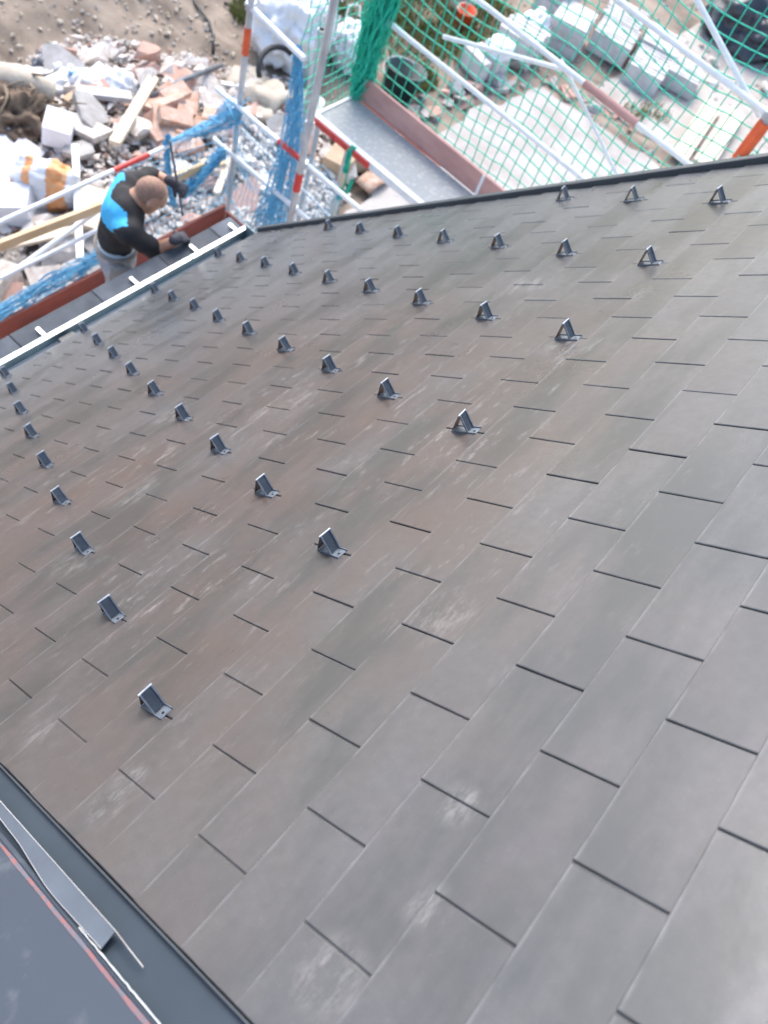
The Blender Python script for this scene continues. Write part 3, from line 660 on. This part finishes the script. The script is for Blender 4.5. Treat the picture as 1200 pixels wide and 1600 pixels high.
    w = wst+V((0, 0, -.085)); me = remesh('undershirt', [('e', w, diag(.142, .128, .05, lat, fwd))], .012, 3, .006, 25); me.materials.append(M['white']); link('undershirt', me, None, root)
    for an in (anL, anR):
        me = remesh('boot', [('c', an+V((0, 0, .04)), .058, an+V((0, 0, -.03)), .060), ('c', an+V((0, 0, -.045)), .045, an+V((.15, -.11, -.052)), .042)], .009, 4); me.materials.append(M['boot']); link('boot', me, None, root)
    # gloved hands, fingers curled round the rod / over the cornice edge
    def hand(wr, palm_dir, side, curl_dir, name='glove'):
        pd = palm_dir.normalized(); cd = (curl_dir-pd*curl_dir.dot(pd)).normalized(); sd = pd.cross(cd)*side
        c = wr+pd*.045; pr = [('c', wr-pd*.03, .034, wr+pd*.01, .036), ('e', c, diag(.050, .043, .019, pd, sd))]
        for k, (off, ln) in enumerate(((-.031, .030), (-.011, .034), (.010, .033), (.030, .026))):
            k0 = wr+pd*.082+sd*off; k1 = k0+(pd*.62+cd*.78)*ln; k2 = k1+(pd*-.30+cd*.95)*ln*.8; k3 = k2+(pd*-.9+cd*.35)*ln*.6
            pr += [('c', k0-pd*.02, .0105, k0, .0105), ('c', k0, .0105, k1, .010), ('c', k1, .010, k2, .0095), ('c', k2, .0095, k3, .0085)]
        t0 = wr+pd*.022+sd*-.040; t1 = t0+(pd*.6-sd*.55+cd*.55).normalized()*.036; t2 = t1+(pd*.45+sd*.25+cd*.85).normalized()*.030
        pr += [('c', wr+pd*.02-sd*.02, .016, t0, .0135), ('c', t0, .0125, t1, .0115), ('c', t1, .0115, t2, .010)]
        me = remesh(name, pr, .0042, 2); me.materials.append(M['glove']); return link(name, me, None, root)
    hand(Lw+V((0, 0, 0)), V((.45, -.60, -.35)), 1, V((.3, .25, -.9)))
    hand(Rw+V((.01, 0, 0)), V((.90, .05, -.25)), -1, V((.1, .25, -.95)))
worker()
tag(MB().tube([(2.842, 3.376, -2.29), (2.905, 3.368, -2.62), (2.965, 3.36, -2.93)], .0075, 8).build('thin_rod', M['steelgrey'], smooth=True), "thin dark rod held upright in worker's raised hand", 'rod')

# ------------------------------------------------------------------ things on the ground
def gz(x, y): return gheight(x, y)
def chunk_mesh(seed, name='rubble_chunk'):
    r = random.Random(seed); bm = bmesh.new()
    if seed % 2:        # broken slab
        n = r.randint(4, 6); a0 = r.random()*6
        for k in range(n):
            a = a0+k*6.283/n+r.uniform(-.3, .3); q = Vector((math.cos(a)*.60, math.sin(a)*.40, 0))*r.uniform(.8, 1.1)
            bm.verts.new(q+Vector((0, 0, .07))); bm.verts.new(q*r.uniform(.9, 1.02)+Vector((0, 0, -.07)))
    else:
        for k in range(12): bm.verts.new((r.uniform(-1, 1)*.5, r.uniform(-1, 1)*.38, r.uniform(-1, 1)*.26))
    res = bmesh.ops.convex_hull(bm, input=bm.verts)
    bmesh.ops.delete(bm, geom=[g for g in res['geom_interior'] if isinstance(g, bmesh.types.BMVert)], context='VERTS')
    me = bpy.data.meshes.new(name); bm.to_mesh(me); bm.free(); return me
KINDS = [('plaster', 'white plaster chunk lying in the rubble heap'), ('pinkr', 'reddish broken brick piece lying in the rubble heap'), ('greyr', 'grey concrete lump lying in the rubble heap')]
CM = {}
for k, (m, l) in enumerate(KINDS):
    CM[m] = []
    for s_ in range(7):
        me = chunk_mesh(k*50+s_); me.materials.append(M[m]); CM[m].append(me)
def chunk(m, label, x, y, size, r, dz=0, group='rubble chunks in the heap'):
    o = bpy.data.objects.new('rubble_chunk', r.choice(CM[m])); COL.objects.link(o)
    o.location = (x, y, gz(x, y)+size*.16+dz); o.rotation_euler = (r.uniform(-.5, .5), r.uniform(-.5, .5), r.uniform(0, 6.28)); o.scale = (size, size*r.uniform(.8, 1.1), size*r.uniform(.8, 1.3))
    tag(o, label, 'rubble', group)
rc = random.Random(11)
def in_heap(x, y):
    return .0 < y-4.35 and y < 7.3+.25*(x-4) and x < 6.9-(max(0, y-5.6))*.9+.4
cnt = 0
while cnt < 290:
    x = rc.uniform(1.6, 6.8); y = rc.uniform(4.3, 7.4)
    if not in_heap(x, y) or (x < 4.15 and y > 6.15): continue
    k = rc.choices((0, 1, 2), (.60, .20, .20))[0]
    chunk(KINDS[k][0], KINDS[k][1], x, y, rc.choice((.16, .2, .25, .3, .38, .48)), rc, dz=rc.uniform(0, .12)); cnt += 1
def scatter(name, n, area, smin, smax, m, label, cat, seed, dz=.0, flat=1.0):
    r = random.Random(seed); mb = MB(); done = 0; guard = 0
    while done < n and guard < n*20:
        guard += 1; x, y = area(r)
        if x is None: continue
        s_ = r.uniform(smin, smax)*r.uniform(.5, 1); z = gz(x, y)+s_*.3+r.uniform(0, dz)
        mx = Matrix.Rotation(r.uniform(0, 6.28), 3, 'Z') @ Matrix.Rotation(r.uniform(-.8, .8), 3, 'X')
        vs = [mx @ Vector((a*s_*r.uniform(.6, 1.3), b*s_*r.uniform(.5, 1), c*s_*r.uniform(.4, .9)*flat)) for a, b, c in ((1, 0, 0), (-1, 0, 0), (0, 1, 0), (0, -1, 0), (0, 0, 1), (0, 0, -1))]
        vs = [v+Vector((x, y, z)) for v in vs]
        mb.add(vs, [(0, 2, 4), (2, 1, 4), (1, 3, 4), (3, 0, 4), (2, 0, 5), (1, 2, 5), (3, 1, 5), (0, 3, 5)]); done += 1
    o = mb.build(name, M[m], fix=False); return tag(o, label, cat, kind='stuff')
def heap_area(r):
    x, y = r.uniform(1.2, 7.0), r.uniform(4.2, 7.6); return (x, y) if in_heap(x, y) else (None, None)
def heap2(r):
    x, y = r.uniform(3.9, 6.2), r.uniform(4.1, 5.35); return x, y
scatter('fine_rubble', 5200, heap_area, .03, .085, 'plaster', 'pale plaster fragments strewn over the rubble heap', 'rubble', 1, .10, .5)
scatter('fine_rubble', 2600, heap_area, .02, .06, 'pinkr', 'reddish brick crumbs strewn over the rubble heap', 'rubble', 2, .10)
scatter('fine_rubble', 3500, heap_area, .02, .07, 'soil2', 'dusty brown crumbs strewn over the rubble heap', 'rubble', 8, .12, .6)
scatter('broken_plaster', 2600, heap2, .025, .07, 'plaster', 'white broken plaster spread below the walkway end', 'rubble', 3, .16)
scatter('soil_clods', 900, lambda r: (r.uniform(3.8, 9.5), r.uniform(6.4, 10.5)), .01, .05, 'soil2', 'pale clods of earth lying on the soil bank', 'soil', 14)
scatter('stones', 700, lambda r: (r.uniform(3.8, 9.5), r.gauss(7.3, .9)), .012, .06, 'stone', 'small pale stones scattered on the soil bank', 'stones', 4)
scatter('stones', 900, lambda r: (r.uniform(9.0, 16.5), r.uniform(1.2, 6.5)), .015, .06, 'greyr', 'grey stones scattered beyond the terrace', 'stones', 5)
def edge_area(r):
    t = r.random(); pts = [(7.2, 4.55), (8.0, 4.66), (8.64, 4.66), (9.4, 4.50), (10.3, 4.30), (10.6, 3.7), (10.8, 3.0)]; q = t*(len(pts)-1); k = min(int(q), 5); f = q-k
    return pts[k][0]+(pts[k+1][0]-pts[k][0])*f+r.uniform(-.05, .22), pts[k][1]+(pts[k+1][1]-pts[k][1])*f+r.uniform(-.12, .25)
re_ = random.Random(21)
for k in range(46):
    x, y = edge_area(re_); chunk('greyr' if k % 3 else 'pinkr', 'grey stone in the row edging the pale terrace' if k % 3 else 'reddish stone in the row edging the pale terrace', x, y, re_.uniform(.14, .30), re_, 0, 'stones edging the terrace')
def tufts(name, spots, label, n=160, seed=1):
    r = random.Random(seed); mb = MB()
    for (cx, cy, rad) in spots:
        for k in range(n):
            a = r.uniform(0, 6.28); d = rad*math.sqrt(r.random()); x, y = cx+d*math.cos(a), cy+d*math.sin(a); h = r.uniform(.05, .17); le = Vector((r.uniform(-1, 1), r.uniform(-1, 1), 0))*h*.6; w = Vector((-le.y, le.x, 0)).normalized()*.007 if le.length else Vector((.007, 0, 0))
            p = Vector((x, y, gz(x, y)-.01)); mb.add([p-w, p+w, p+le*.5+Vector((0, 0, h*.7))+w*.7, p+le*.5+Vector((0, 0, h*.7))-w*.7, p+le+Vector((0, 0, h))], [(0, 1, 2, 3), (3, 2, 4)])
    return tag(mb.build(name, M['grass'], fix=False), label, 'grass', kind='stuff')
tufts('grass', [(8.1, 6.7, .45), (7.9, 6.2, .25), (8.6, 6.9, .4), (9.1, 5.9, .6), (9.7, 5.4, .5), (10.2, 5.1, .45), (9.9, 5.9, .6), (10.9, 5.6, .4), (8.7, 5.2, .3), (9.4, 6.6, .7), (10.5, 6.3, .6), (8.5, 7.3, .5), (7.6, 7.1, .3)], 'olive grass growing behind the big bags and terrace', 800, 1)
tufts('grass', [(6.0, 6.1, .22), (6.25, 5.9, .2), (5.6, 6.5, .2), (11.6, 2.9, .25), (11.2, 3.1, .2)], 'sparse grass tufts among bricks and slabs', 110, 2)

# planks and boards
board('timber_plank', (5.345, 6.36, -4.62), (4.24, 5.66, -4.50), .11, .05, 'woodpale', 'pale timber plank lying slanted over the rubble heap')
board('timber_offcut', (5.24, 7.21, gz(5.2, 7.2)+.06), (4.97, 6.87, gz(5, 6.9)+.12), .16, .03, 'woodpale', 'short wide pale board at the foot of the soil bank')
board('white_batten', (5.18, 7.33, gz(5.2, 7.3)+.10), (5.50, 7.02, gz(5.5, 7)+.08), .05, .03, 'plastic', 'short white batten beside the wide pale board', 'batten')
board('timber_plank', (3.92, 5.84, -4.52), (3.05, 4.69, -4.54), .065, .04, 'plastic', 'long white painted board running under the guard rails')
board('timber_offcut', (4.65, 7.0, gz(4.65, 7)+.10), (5.05, 7.25, gz(5, 7.2)+.08), .06, .04, 'wood', 'small brown offcut among debris below the bank')
board('timber_plank', (4.85, 5.10, gz(4.8, 5.1)+.3), (5.12, 5.02, gz(5.1, 5)+.3), .10, .05, 'wood', 'tan timber end beside the raised glove')
board('timber_plank', (10.85, 2.12, gz(10.9, 2.1)+.10), (12.5, 2.42, gz(12.5, 2.4)+.10), .26, .045, 'woodpale', 'wide tan plank on the track, the one nearer the paver stacks')
board('timber_plank', (10.92, 1.80, gz(10.9, 1.8)+.14), (12.6, 2.10, gz(12.6, 2.1)+.14), .28, .045, 'woodpale', 'wide tan plank on the track, the one nearer the orange sleeve')
board('timber_plank', (6.15, 6.15, gz(6.1, 6.1)+.12), (6.85, 5.55, gz(6.8, 5.5)+.14), .05, .03, 'plastic', 'white lath sloping down to the corner post', 'batten')
board('timber_plank', (4.5, 6.55, gz(4.5, 6.5)+.20), (4.95, 6.25, gz(4.9, 6.2)+.20), .13, .06, 'paver', 'grey concrete lintel lying below the white bags', 'lintel')
board('timber_plank', (4.75, 4.75, -4.66), (5.55, 5.25, -4.66), .07, .035, 'woodpale', 'pale batten lying in white plaster beyond the walkway end', 'batten')
board('timber_plank', (2.25, 5.35, -4.62), (3.25, 5.05, -4.60), .09, .03, 'woodpale', 'pale batten half buried below the tan timber rail', 'batten')
board('timber_plank', (4.35, 6.55, -4.66), (5.05, 6.75, -4.70), .08, .03, 'card', 'brown weathered board poking out under the white bags', 'board')
# pipes and hoses
def tubeth(name, pts, r, m, label, cat, n=8):
    return tag(MB().tube(pts, r, n).build(name, M[m], smooth=True), label, cat)
tubeth('steel_pipe', [(6.30, 6.32, gz(6.3, 6.3)+.22), (5.6, 6.2, gz(5.6, 6.2)+.26), (5.03, 6.14, gz(5, 6.1)+.20)], .028, 'steelgrey', 'dark grey pipe lying across behind the brick heap', 'pipe')
tubeth('steel_pipe', [(5.03, 6.14, gz(5, 6.1)+.25), (5.25, 6.45, gz(5.2, 6.4)+.12)], .018, 'steelgrey', 'short grey bar crossing the end of the dark pipe', 'pipe')
tubeth('hose', [(7.15, 7.9, gz(7.1, 7.9)+.03), (7.04, 7.55, gz(7, 7.5)+.03), (6.95, 7.2, gz(6.9, 7.2)+.03), (6.78, 6.95, gz(6.8, 6.9)+.03), (6.6, 6.75, gz(6.6, 6.7)+.02)], .018, 'rubber', 'thin black hose curving down the soil bank', 'hose')
tubeth('hose', [(7.41, 7.42, gz(7.4, 7.4)+.03), (7.5, 7.2, gz(7.5, 7.2)+.03), (7.62, 7.0, gz(7.6, 7)+.03)], .018, 'rubber', 'short black hose end beside the white big bag', 'hose')
hs = [Vector((6.75+.30*math.cos(a), 5.85+.16*math.sin(a), gz(6.7, 5.8)+.28+.18*math.sin(a))) for a in [.5+.26*k for k in range(11)]]
tubeth('hose', hs, .032, 'rubber', 'thick black hose looped in front of the white big bag', 'hose', 10)
# brick heap
rb_ = random.Random(5)
bme = MB().box((0, 0, 0), (.30, .16, .085)).mesh('brick'); bme.materials.append(M['brick'])
spots = [(5.05, 6.05), (5.3, 6.1), (5.45, 5.9), (5.2, 5.85), (4.95, 5.8), (5.05, 5.6), (5.3, 5.65), (4.85, 5.65), (5.5, 5.7), (5.15, 5.95), (5.35, 5.98), (5.02, 5.72), (5.25, 5.75), (4.8, 5.5), (5.0, 5.45)]
for k, (x, y) in enumerate(spots):
    o = bpy.data.objects.new('brick', bme); COL.objects.link(o); o.location = (x+rb_.uniform(-.04, .04), y+rb_.uniform(-.04, .04), gz(x, y)+.06+(.09 if 9 <= k < 13 else .0)+rb_.uniform(0, .03)+.10)
    o.rotation_euler = (rb_.uniform(-.25, .25), rb_.uniform(-.35, .35), rb_.uniform(-.6, .9)); s_ = rb_.uniform(.85, 1.15); o.scale = (s_, s_, s_)
    tag(o, 'orange hollow brick in the tumbled heap beyond the rail', 'brick', 'orange bricks in a tumbled heap')
# soft lumps: bags, sacks, stones
def lump(name, c, size, m, label, cat, seed=0, sq=2.6, amp=.10, fr=2.2, sub=4, rot=0, parent=None, group=None):
    bm = bmesh.new(); bmesh.ops.create_icosphere(bm, subdivisions=sub, radius=1)
    mz = Matrix.Rotation(rot, 3, 'Z')
    for v in bm.verts:
        d = v.co.normalized(); k = (abs(d.x)**sq+abs(d.y)**sq+abs(d.z)**sq)**(-1/sq); p = d*k
        p *= 1+amp*noise.noise(d*fr+Vector((seed, 0, 0)))+amp*.5*noise.noise(d*fr*2.7+Vector((0, seed, 0)))+amp*.25*noise.noise(d*fr*7+Vector((0, 0, seed)))
        v.co = mz @ Vector((p.x*size[0], p.y*size[1], max(p.z, -.92)*size[2]))+Vector(c)
    me = bpy.data.meshes.new(name); bm.to_mesh(me); bm.free(); me.polygons.foreach_set('use_smooth', [True]*len(me.polygons))
    o = link(name, me, M[m], parent)
    if label: tag(o, label, cat, group)
    return o
def big_bag(x, y, s_, label, seed, rot):
    z = gz(x, y); r = thing('big_bag', (x, y, z), label, 'bag')
    lump('bag_body', (x, y, z+s_*.42), (s_*.5, s_*.5, s_*.46), 'plastic', None, None, seed, 2.9, .26, 3.1, 5, rot, r)
    for a in range(4):
        an = rot+math.pi/4+a*math.pi/2; p = Vector((x+.58*s_*math.cos(an), y+.58*s_*math.sin(an), z+s_*.78)); t = Vector((-math.sin(an), math.cos(an), 0))
        MB().tube([p-t*.09, p-t*.07+Vector((0, 0, .12)), p+Vector((-.05*math.cos(an), -.05*math.sin(an), .17)), p+t*.07+Vector((0, 0, .12)), p+t*.09], .014, 6).build('lifting_loop', M['white'], r)
big_bag(7.42, 6.28, .92, 'large white big bag standing beyond the corner post', 1, .4)
big_bag(8.05, 5.78, .56, 'smaller white big bag seen through the green net', 2, .2)
for k, (x, y, s_) in enumerate([(4.83, 6.68, (.24, .2, .15)), (5.02, 6.55, (.2, .18, .16)), (4.55, 6.95, (.2, .16, .13)), (4.42, 7.22, (.22, .14, .1)), (4.75, 7.05, (.15, .13, .12))]):
    lump('plastic_bag', (x, y, gz(x, y)+s_[2]*.8), s_, 'plastic', ['crumpled white plastic bag, largest of those below the soil bank', 'crumpled white bag next to the slanted pale plank', 'crumpled white bag behind the pale fallen trunk', 'crumpled white bag at the far end of the trunk', 'small white bag beside the blue scrap'][k], 'bag', k*3+1, 2.2, .45, 2.6, 4)
lump('blue_scrap', (4.78, 6.93, gz(4.8, 6.9)+.14), (.07, .06, .04), 'bluep', 'light blue plastic scrap between the white bags', 'scrap', 3, 2, .4, 3, 3)
lump('grey_sheet', (4.74, 7.38, gz(4.7, 7.4)+.06), (.22, .10, .06), 'steelgrey', 'grey blue crumpled sheet on the edge of the soil bank', 'sheet', 4, 2.2, .5, 2.5, 3, .6)
sk = thing('rubble_sack', (3.40, 5.60, gz(3.4, 5.6)), 'white sack with orange printed bands, standing in the rubble', 'sack')
so = lump('sack_body', (3.40, 5.60, gz(3.4, 5.6)+.26), (.17, .30, .24), 'plastic', None, None, 6, 2.6, .16, 2.4, 5, .62, sk)
for y0, y1 in ((-.21, -.05), (.09, .16)):
    bm = bmesh.new(); bm.from_mesh(so.data); mzi = Matrix.Rotation(-.62, 3, 'Z'); c0 = Vector((3.40, 5.60, 0))
    bmesh.ops.delete(bm, geom=[f for f in bm.faces if not (y0 < (mzi @ (f.calc_center_median()-c0)).y < y1)], context='FACES')
    for v in bm.verts: v.co += v.normal*.004
    me = bpy.data.meshes.new('printed_band'); bm.to_mesh(me); bm.free(); link('printed_band', me, M['sackor'], sk)
board('polystyrene_panel', (3.62, 6.32, gz(3.4, 6.1)+.20), (3.05, 5.98, gz(3.1, 6)+.24), .55, .10, 'poly', 'large pale polystyrene panel at the left edge', 'panel', up=(.2, -.3, 1))
board('aerated_block', (3.84, 6.02, gz(3.9, 6.1)+.24), (4.06, 6.22, gz(3.9, 6.1)+.26), .26, .22, 'poly', 'white aerated block beside the long white board', 'block', up=(.3, .1, 1))
board('aerated_block', (2.95, 5.47, gz(3, 5.5)+.22), (3.17, 5.68, gz(3, 5.5)+.24), .28, .24, 'poly', 'white block next to the orange banded sack', 'block', up=(-.2, .1, 1))
board('aerated_block', (2.28, 4.98, gz(2.3, 5)+.2), (2.60, 5.10, gz(2.4, 5)+.2), .26, .2, 'plaster', 'pale block in the rubble at the left edge below the rails', 'block', up=(.2, .3, 1))
board('insulation_board', (3.45, 4.95, gz(3.4, 4.9)+.24), (3.75, 5.30, gz(3.6, 5.1)+.28), .34, .06, 'woodpale', 'cream board lying in the rubble behind the worker', 'board', up=(.3, -.2, 1))
board('plasterboard', (5.68, 6.02, gz(5.7, 6)+.16), (5.95, 5.70, gz(5.9, 5.7)+.18), .22, .03, 'poly', 'white plasterboard piece beside the brick heap', 'board', up=(-.3, .2, 1))
lump('red_scrap', (3.28, 5.80, gz(3.3, 5.8)+.22), (.08, .07, .06), 'red', 'small red plastic scrap beside the polystyrene panel', 'scrap', 5, 2, .3, 3, 3)
# fallen trunk with root plate
tk = thing('fallen_tree', (3.9, 6.7, gz(3.9, 6.7)), 'fallen tree stump with dark tangled roots at the left edge', 'tree stump')
MB().tube([(3.35, 7.55, gz(3.4, 7.5)+.42), (3.75, 7.15, gz(3.8, 7.1)+.40), (4.1, 6.85, gz(4.1, 6.8)+.34), (4.28, 6.62, gz(4.3, 6.6)+.24)], [.16, .17, .15, .10], 12).build('trunk', M['stone'], tk, smooth=True)
lump('root_plate', (3.78, 6.62, gz(3.8, 6.6)+.14), (.46, .34, .30), 'bark', None, None, 12, 2.0, .5, 2.6, 5, .5, tk)
rt = random.Random(9)
for k in range(34):
    p = Vector((3.8+rt.uniform(-.35, .35), 6.65+rt.uniform(-.3, .3), gz(3.8, 6.6)+rt.uniform(.12, .42))); d = Vector((rt.uniform(-1, 1), rt.uniform(-1, .6), rt.uniform(-.5, .7))).normalized(); pts = [p]
    for q in range(5): d = (d+Vector((rt.uniform(-.5, .5), rt.uniform(-.5, .5), rt.uniform(-.6, .3)))).normalized(); pts.append(pts[-1]+d*.10)
    MB().tube(pts, [.022, .02, .016, .012, .009, .005], 6).build('root', M['root'], tk, smooth=True)
# beside the terrace
for k, (x, y, s_) in enumerate([(6.46, 5.68, (.24, .2, .15)), (6.5, 6.09, (.26, .2, .14)), (6.75, 5.5, (.2, .17, .13)), (6.2, 5.55, (.15, .14, .1))]):
    lump('boulder', (x, y, gz(x, y)+s_[2]*.6), s_, 'stone', ['cream boulder in front of the looped black hose', 'cream boulder beside the corner post', 'cream boulder behind the blue net curtain', 'small cream boulder beyond the guard rail'][k], 'boulder', k*5+2, 2.8, .35, 1.8, 3)
def carton(x, y, rot, size, label):
    z = gz(x, y); r = thing('cardboard_box', (x, y, z), label, 'box'); mz = Matrix.Rotation(rot, 3, 'Z')
    MB().box((x, y, z+size[2]/2+.08), size, mz).build('box_body', M['card'], r, bevel=.008)
    c = Vector((x, y, z+size[2]+.085)); MB().box(c+mz @ Vector((size[0]*.62, 0, .05)), (size[0]*.35, size[1], .006), mz @ Matrix.Rotation(-.7, 3, 'Y')).build('flap', M['card'], r)
carton(6.42, 4.50, .3, (.38, .30, .22), 'tan cardboard box beyond the green net knot')
carton(6.70, 4.42, -.5, (.28, .24, .18), 'smaller tan box next to the roof tile')
tl = MB(); P = [[Vector((6.42+u*.09, 4.02+v*.075, GZ+.10+.05*math.sin(u/4*math.pi))) for v in range(4)] for u in range(5)]
o = tl.grid(P).build('roof_tile', M['brick'], smooth=True); o.modifiers.new('t', 'SOLIDIFY').thickness = .014; tag(o, 'curved terracotta tile lying on the pale terrace edge', 'tile')
def bucket(x, y, m, label, r=.17, h=.26, z=None, tilt=0):
    z = gz(x, y) if z is None else z; t = thing('bucket', (x, y, z), label, 'bucket'); mb = MB(); n = 20; vs = []; fs = []
    prof_ = [(0, 0), (r*.78, 0), (r, h), (r*1.06, h), (r*1.06, h+.015), (r*.95, h+.015), (r*.74, .015), (0, .015)]
    for a in range(n):
        c, s_ = math.cos(2*math.pi*a/n), math.sin(2*math.pi*a/n)
        for q, hh in prof_: vs.append(Vector((x+q*c+tilt*hh, y+q*s_, z+hh+.02+tilt*q*c*-.5)))
    k = len(prof_)
    for a in range(n):
        b = (a+1) % n
        for q in range(k-1): fs.append((a*k+q, b*k+q, b*k+q+1, a*k+q+1))
    mb.add(vs, fs).build('bucket_body', M[m], t, smooth=True)
    hp = [Vector((x+r*1.05*math.cos(a)*.98, y+r*.3*math.sin(a)+r*.6*math.sin(a), z+h+.02+.03*math.sin(a))) for a in [math.pi*q/12 for q in range(13)]]
    MB().tube(hp, .006, 6).build('handle', M['white'], t)
bucket(8.21, 5.13, 'bucket', 'dark bucket with pale rim behind the red toe board', .26, .30, None, .3)
bucket(10.1, 5.55, 'orange', 'orange bucket standing on the grass beyond the net', .14, .24)
lump('cement_bag', (10.45, 5.85, gz(10.4, 5.8)+.2), (.2, .16, .2), 'stone', 'cream sack behind the orange bucket', 'sack', 4, 2.4, .2, 2, 3)
# stacks of pavers
def paver_stack(x, y, rot, n, size, label, on_edge=True, lay=1, group='strapped stacks of pavers on the track'):
    z = gz(x, y)+.02; t = thing('paver_stack', (x, y, z), label, 'pavers', group); mz = Matrix.Rotation(rot, 3, 'Z'); r = random.Random(int(x*100))
    me = MB().box((0, 0, 0), size).mesh('paver'); me.materials.append(M['paver'])
    for l in range(lay):
        for k in range(n):
            p = mz @ Vector(((k-(n-1)/2)*(size[0]+.034), r.uniform(-.02, .02), 0)) if on_edge else mz @ Vector((r.uniform(-.02, .02), r.uniform(-.02, .02), k*(size[2]+.008)))
            o = bpy.data.objects.new('paver', me); COL.objects.link(o); o.parent = t; o.location = p+Vector((0, 0, size[2]/2+l*(size[2]+.01))); o.rotation_euler = (0, 0, rot+r.uniform(-.03, .03))
paver_stack(12.15, 4.15, .25, 7, (.055, .60, .30), 'striped paver stack, the one nearest the grey slabs')
paver_stack(12.70, 4.35, .25, 7, (.055, .60, .30), 'striped paver stack, farthest of the group beyond the net')
paver_stack(12.15, 3.48, .25, 8, (.055, .55, .30), 'striped paver stack, nearest to the tan planks')
paver_stack(12.78, 3.66, .25, 7, (.055, .60, .30), 'striped paver stack at the middle of the white top rail')
paver_stack(12.55, 3.05, .25, 6, (.055, .5, .25), 'low striped paver stack beside the grass tuft')
paver_stack(11.55, 4.62, .3, 3, (.62, .52, .14), 'pile of thick grey slabs left of the striped stacks', False, 1, 'piles of slabs')
paver_stack(11.95, 5.15, .1, 4, (.6, .5, .12), 'pile of grey slabs at the top edge behind the others', False, 1, 'piles of slabs')
paver_stack(10.42, 4.78, .15, 5, (.07, .58, .34), 'white block row behind the red patch on the rail', True, 1, 'white block rows')
paver_stack(9.62, 4.80, -.2, 3, (.14, .42, .26), 'short row of white blocks behind the middle rail', True, 1, 'white block rows')
lump('cement_bag', (10.85, 4.85, gz(10.8, 4.8)+.22), (.26, .18, .24), 'plastic', 'white crumpled bag on the block row', 'bag', 14, 2.3, .35, 2.4, 4)
lump('cement_bag', (9.75, 4.72, gz(9.7, 4.7)+.34), (.22, .18, .12), 'plastic', 'white sack lying on the short block row', 'bag', 15, 2.6, .2, 2.4, 4)
lump('covered_heap', (15.2, 3.05, gz(15, 3)+.25), (.95, .75, .55), 'tarp', 'dark sheet covering a heap at the upper right corner', 'tarpaulin', 20, 2.3, .28, 1.9, 5)
for k, (x, y, s_) in enumerate([(13.75, 3.0, .30), (13.2, 2.75, .26), (13.9, 2.1, .34)]):
    chunk('plaster', ['pale stone near the dark covered heap', 'pale stone under the white top rail', 'pale stone right of the thin white brace'][k], x, y, s_, rc, 0, None)
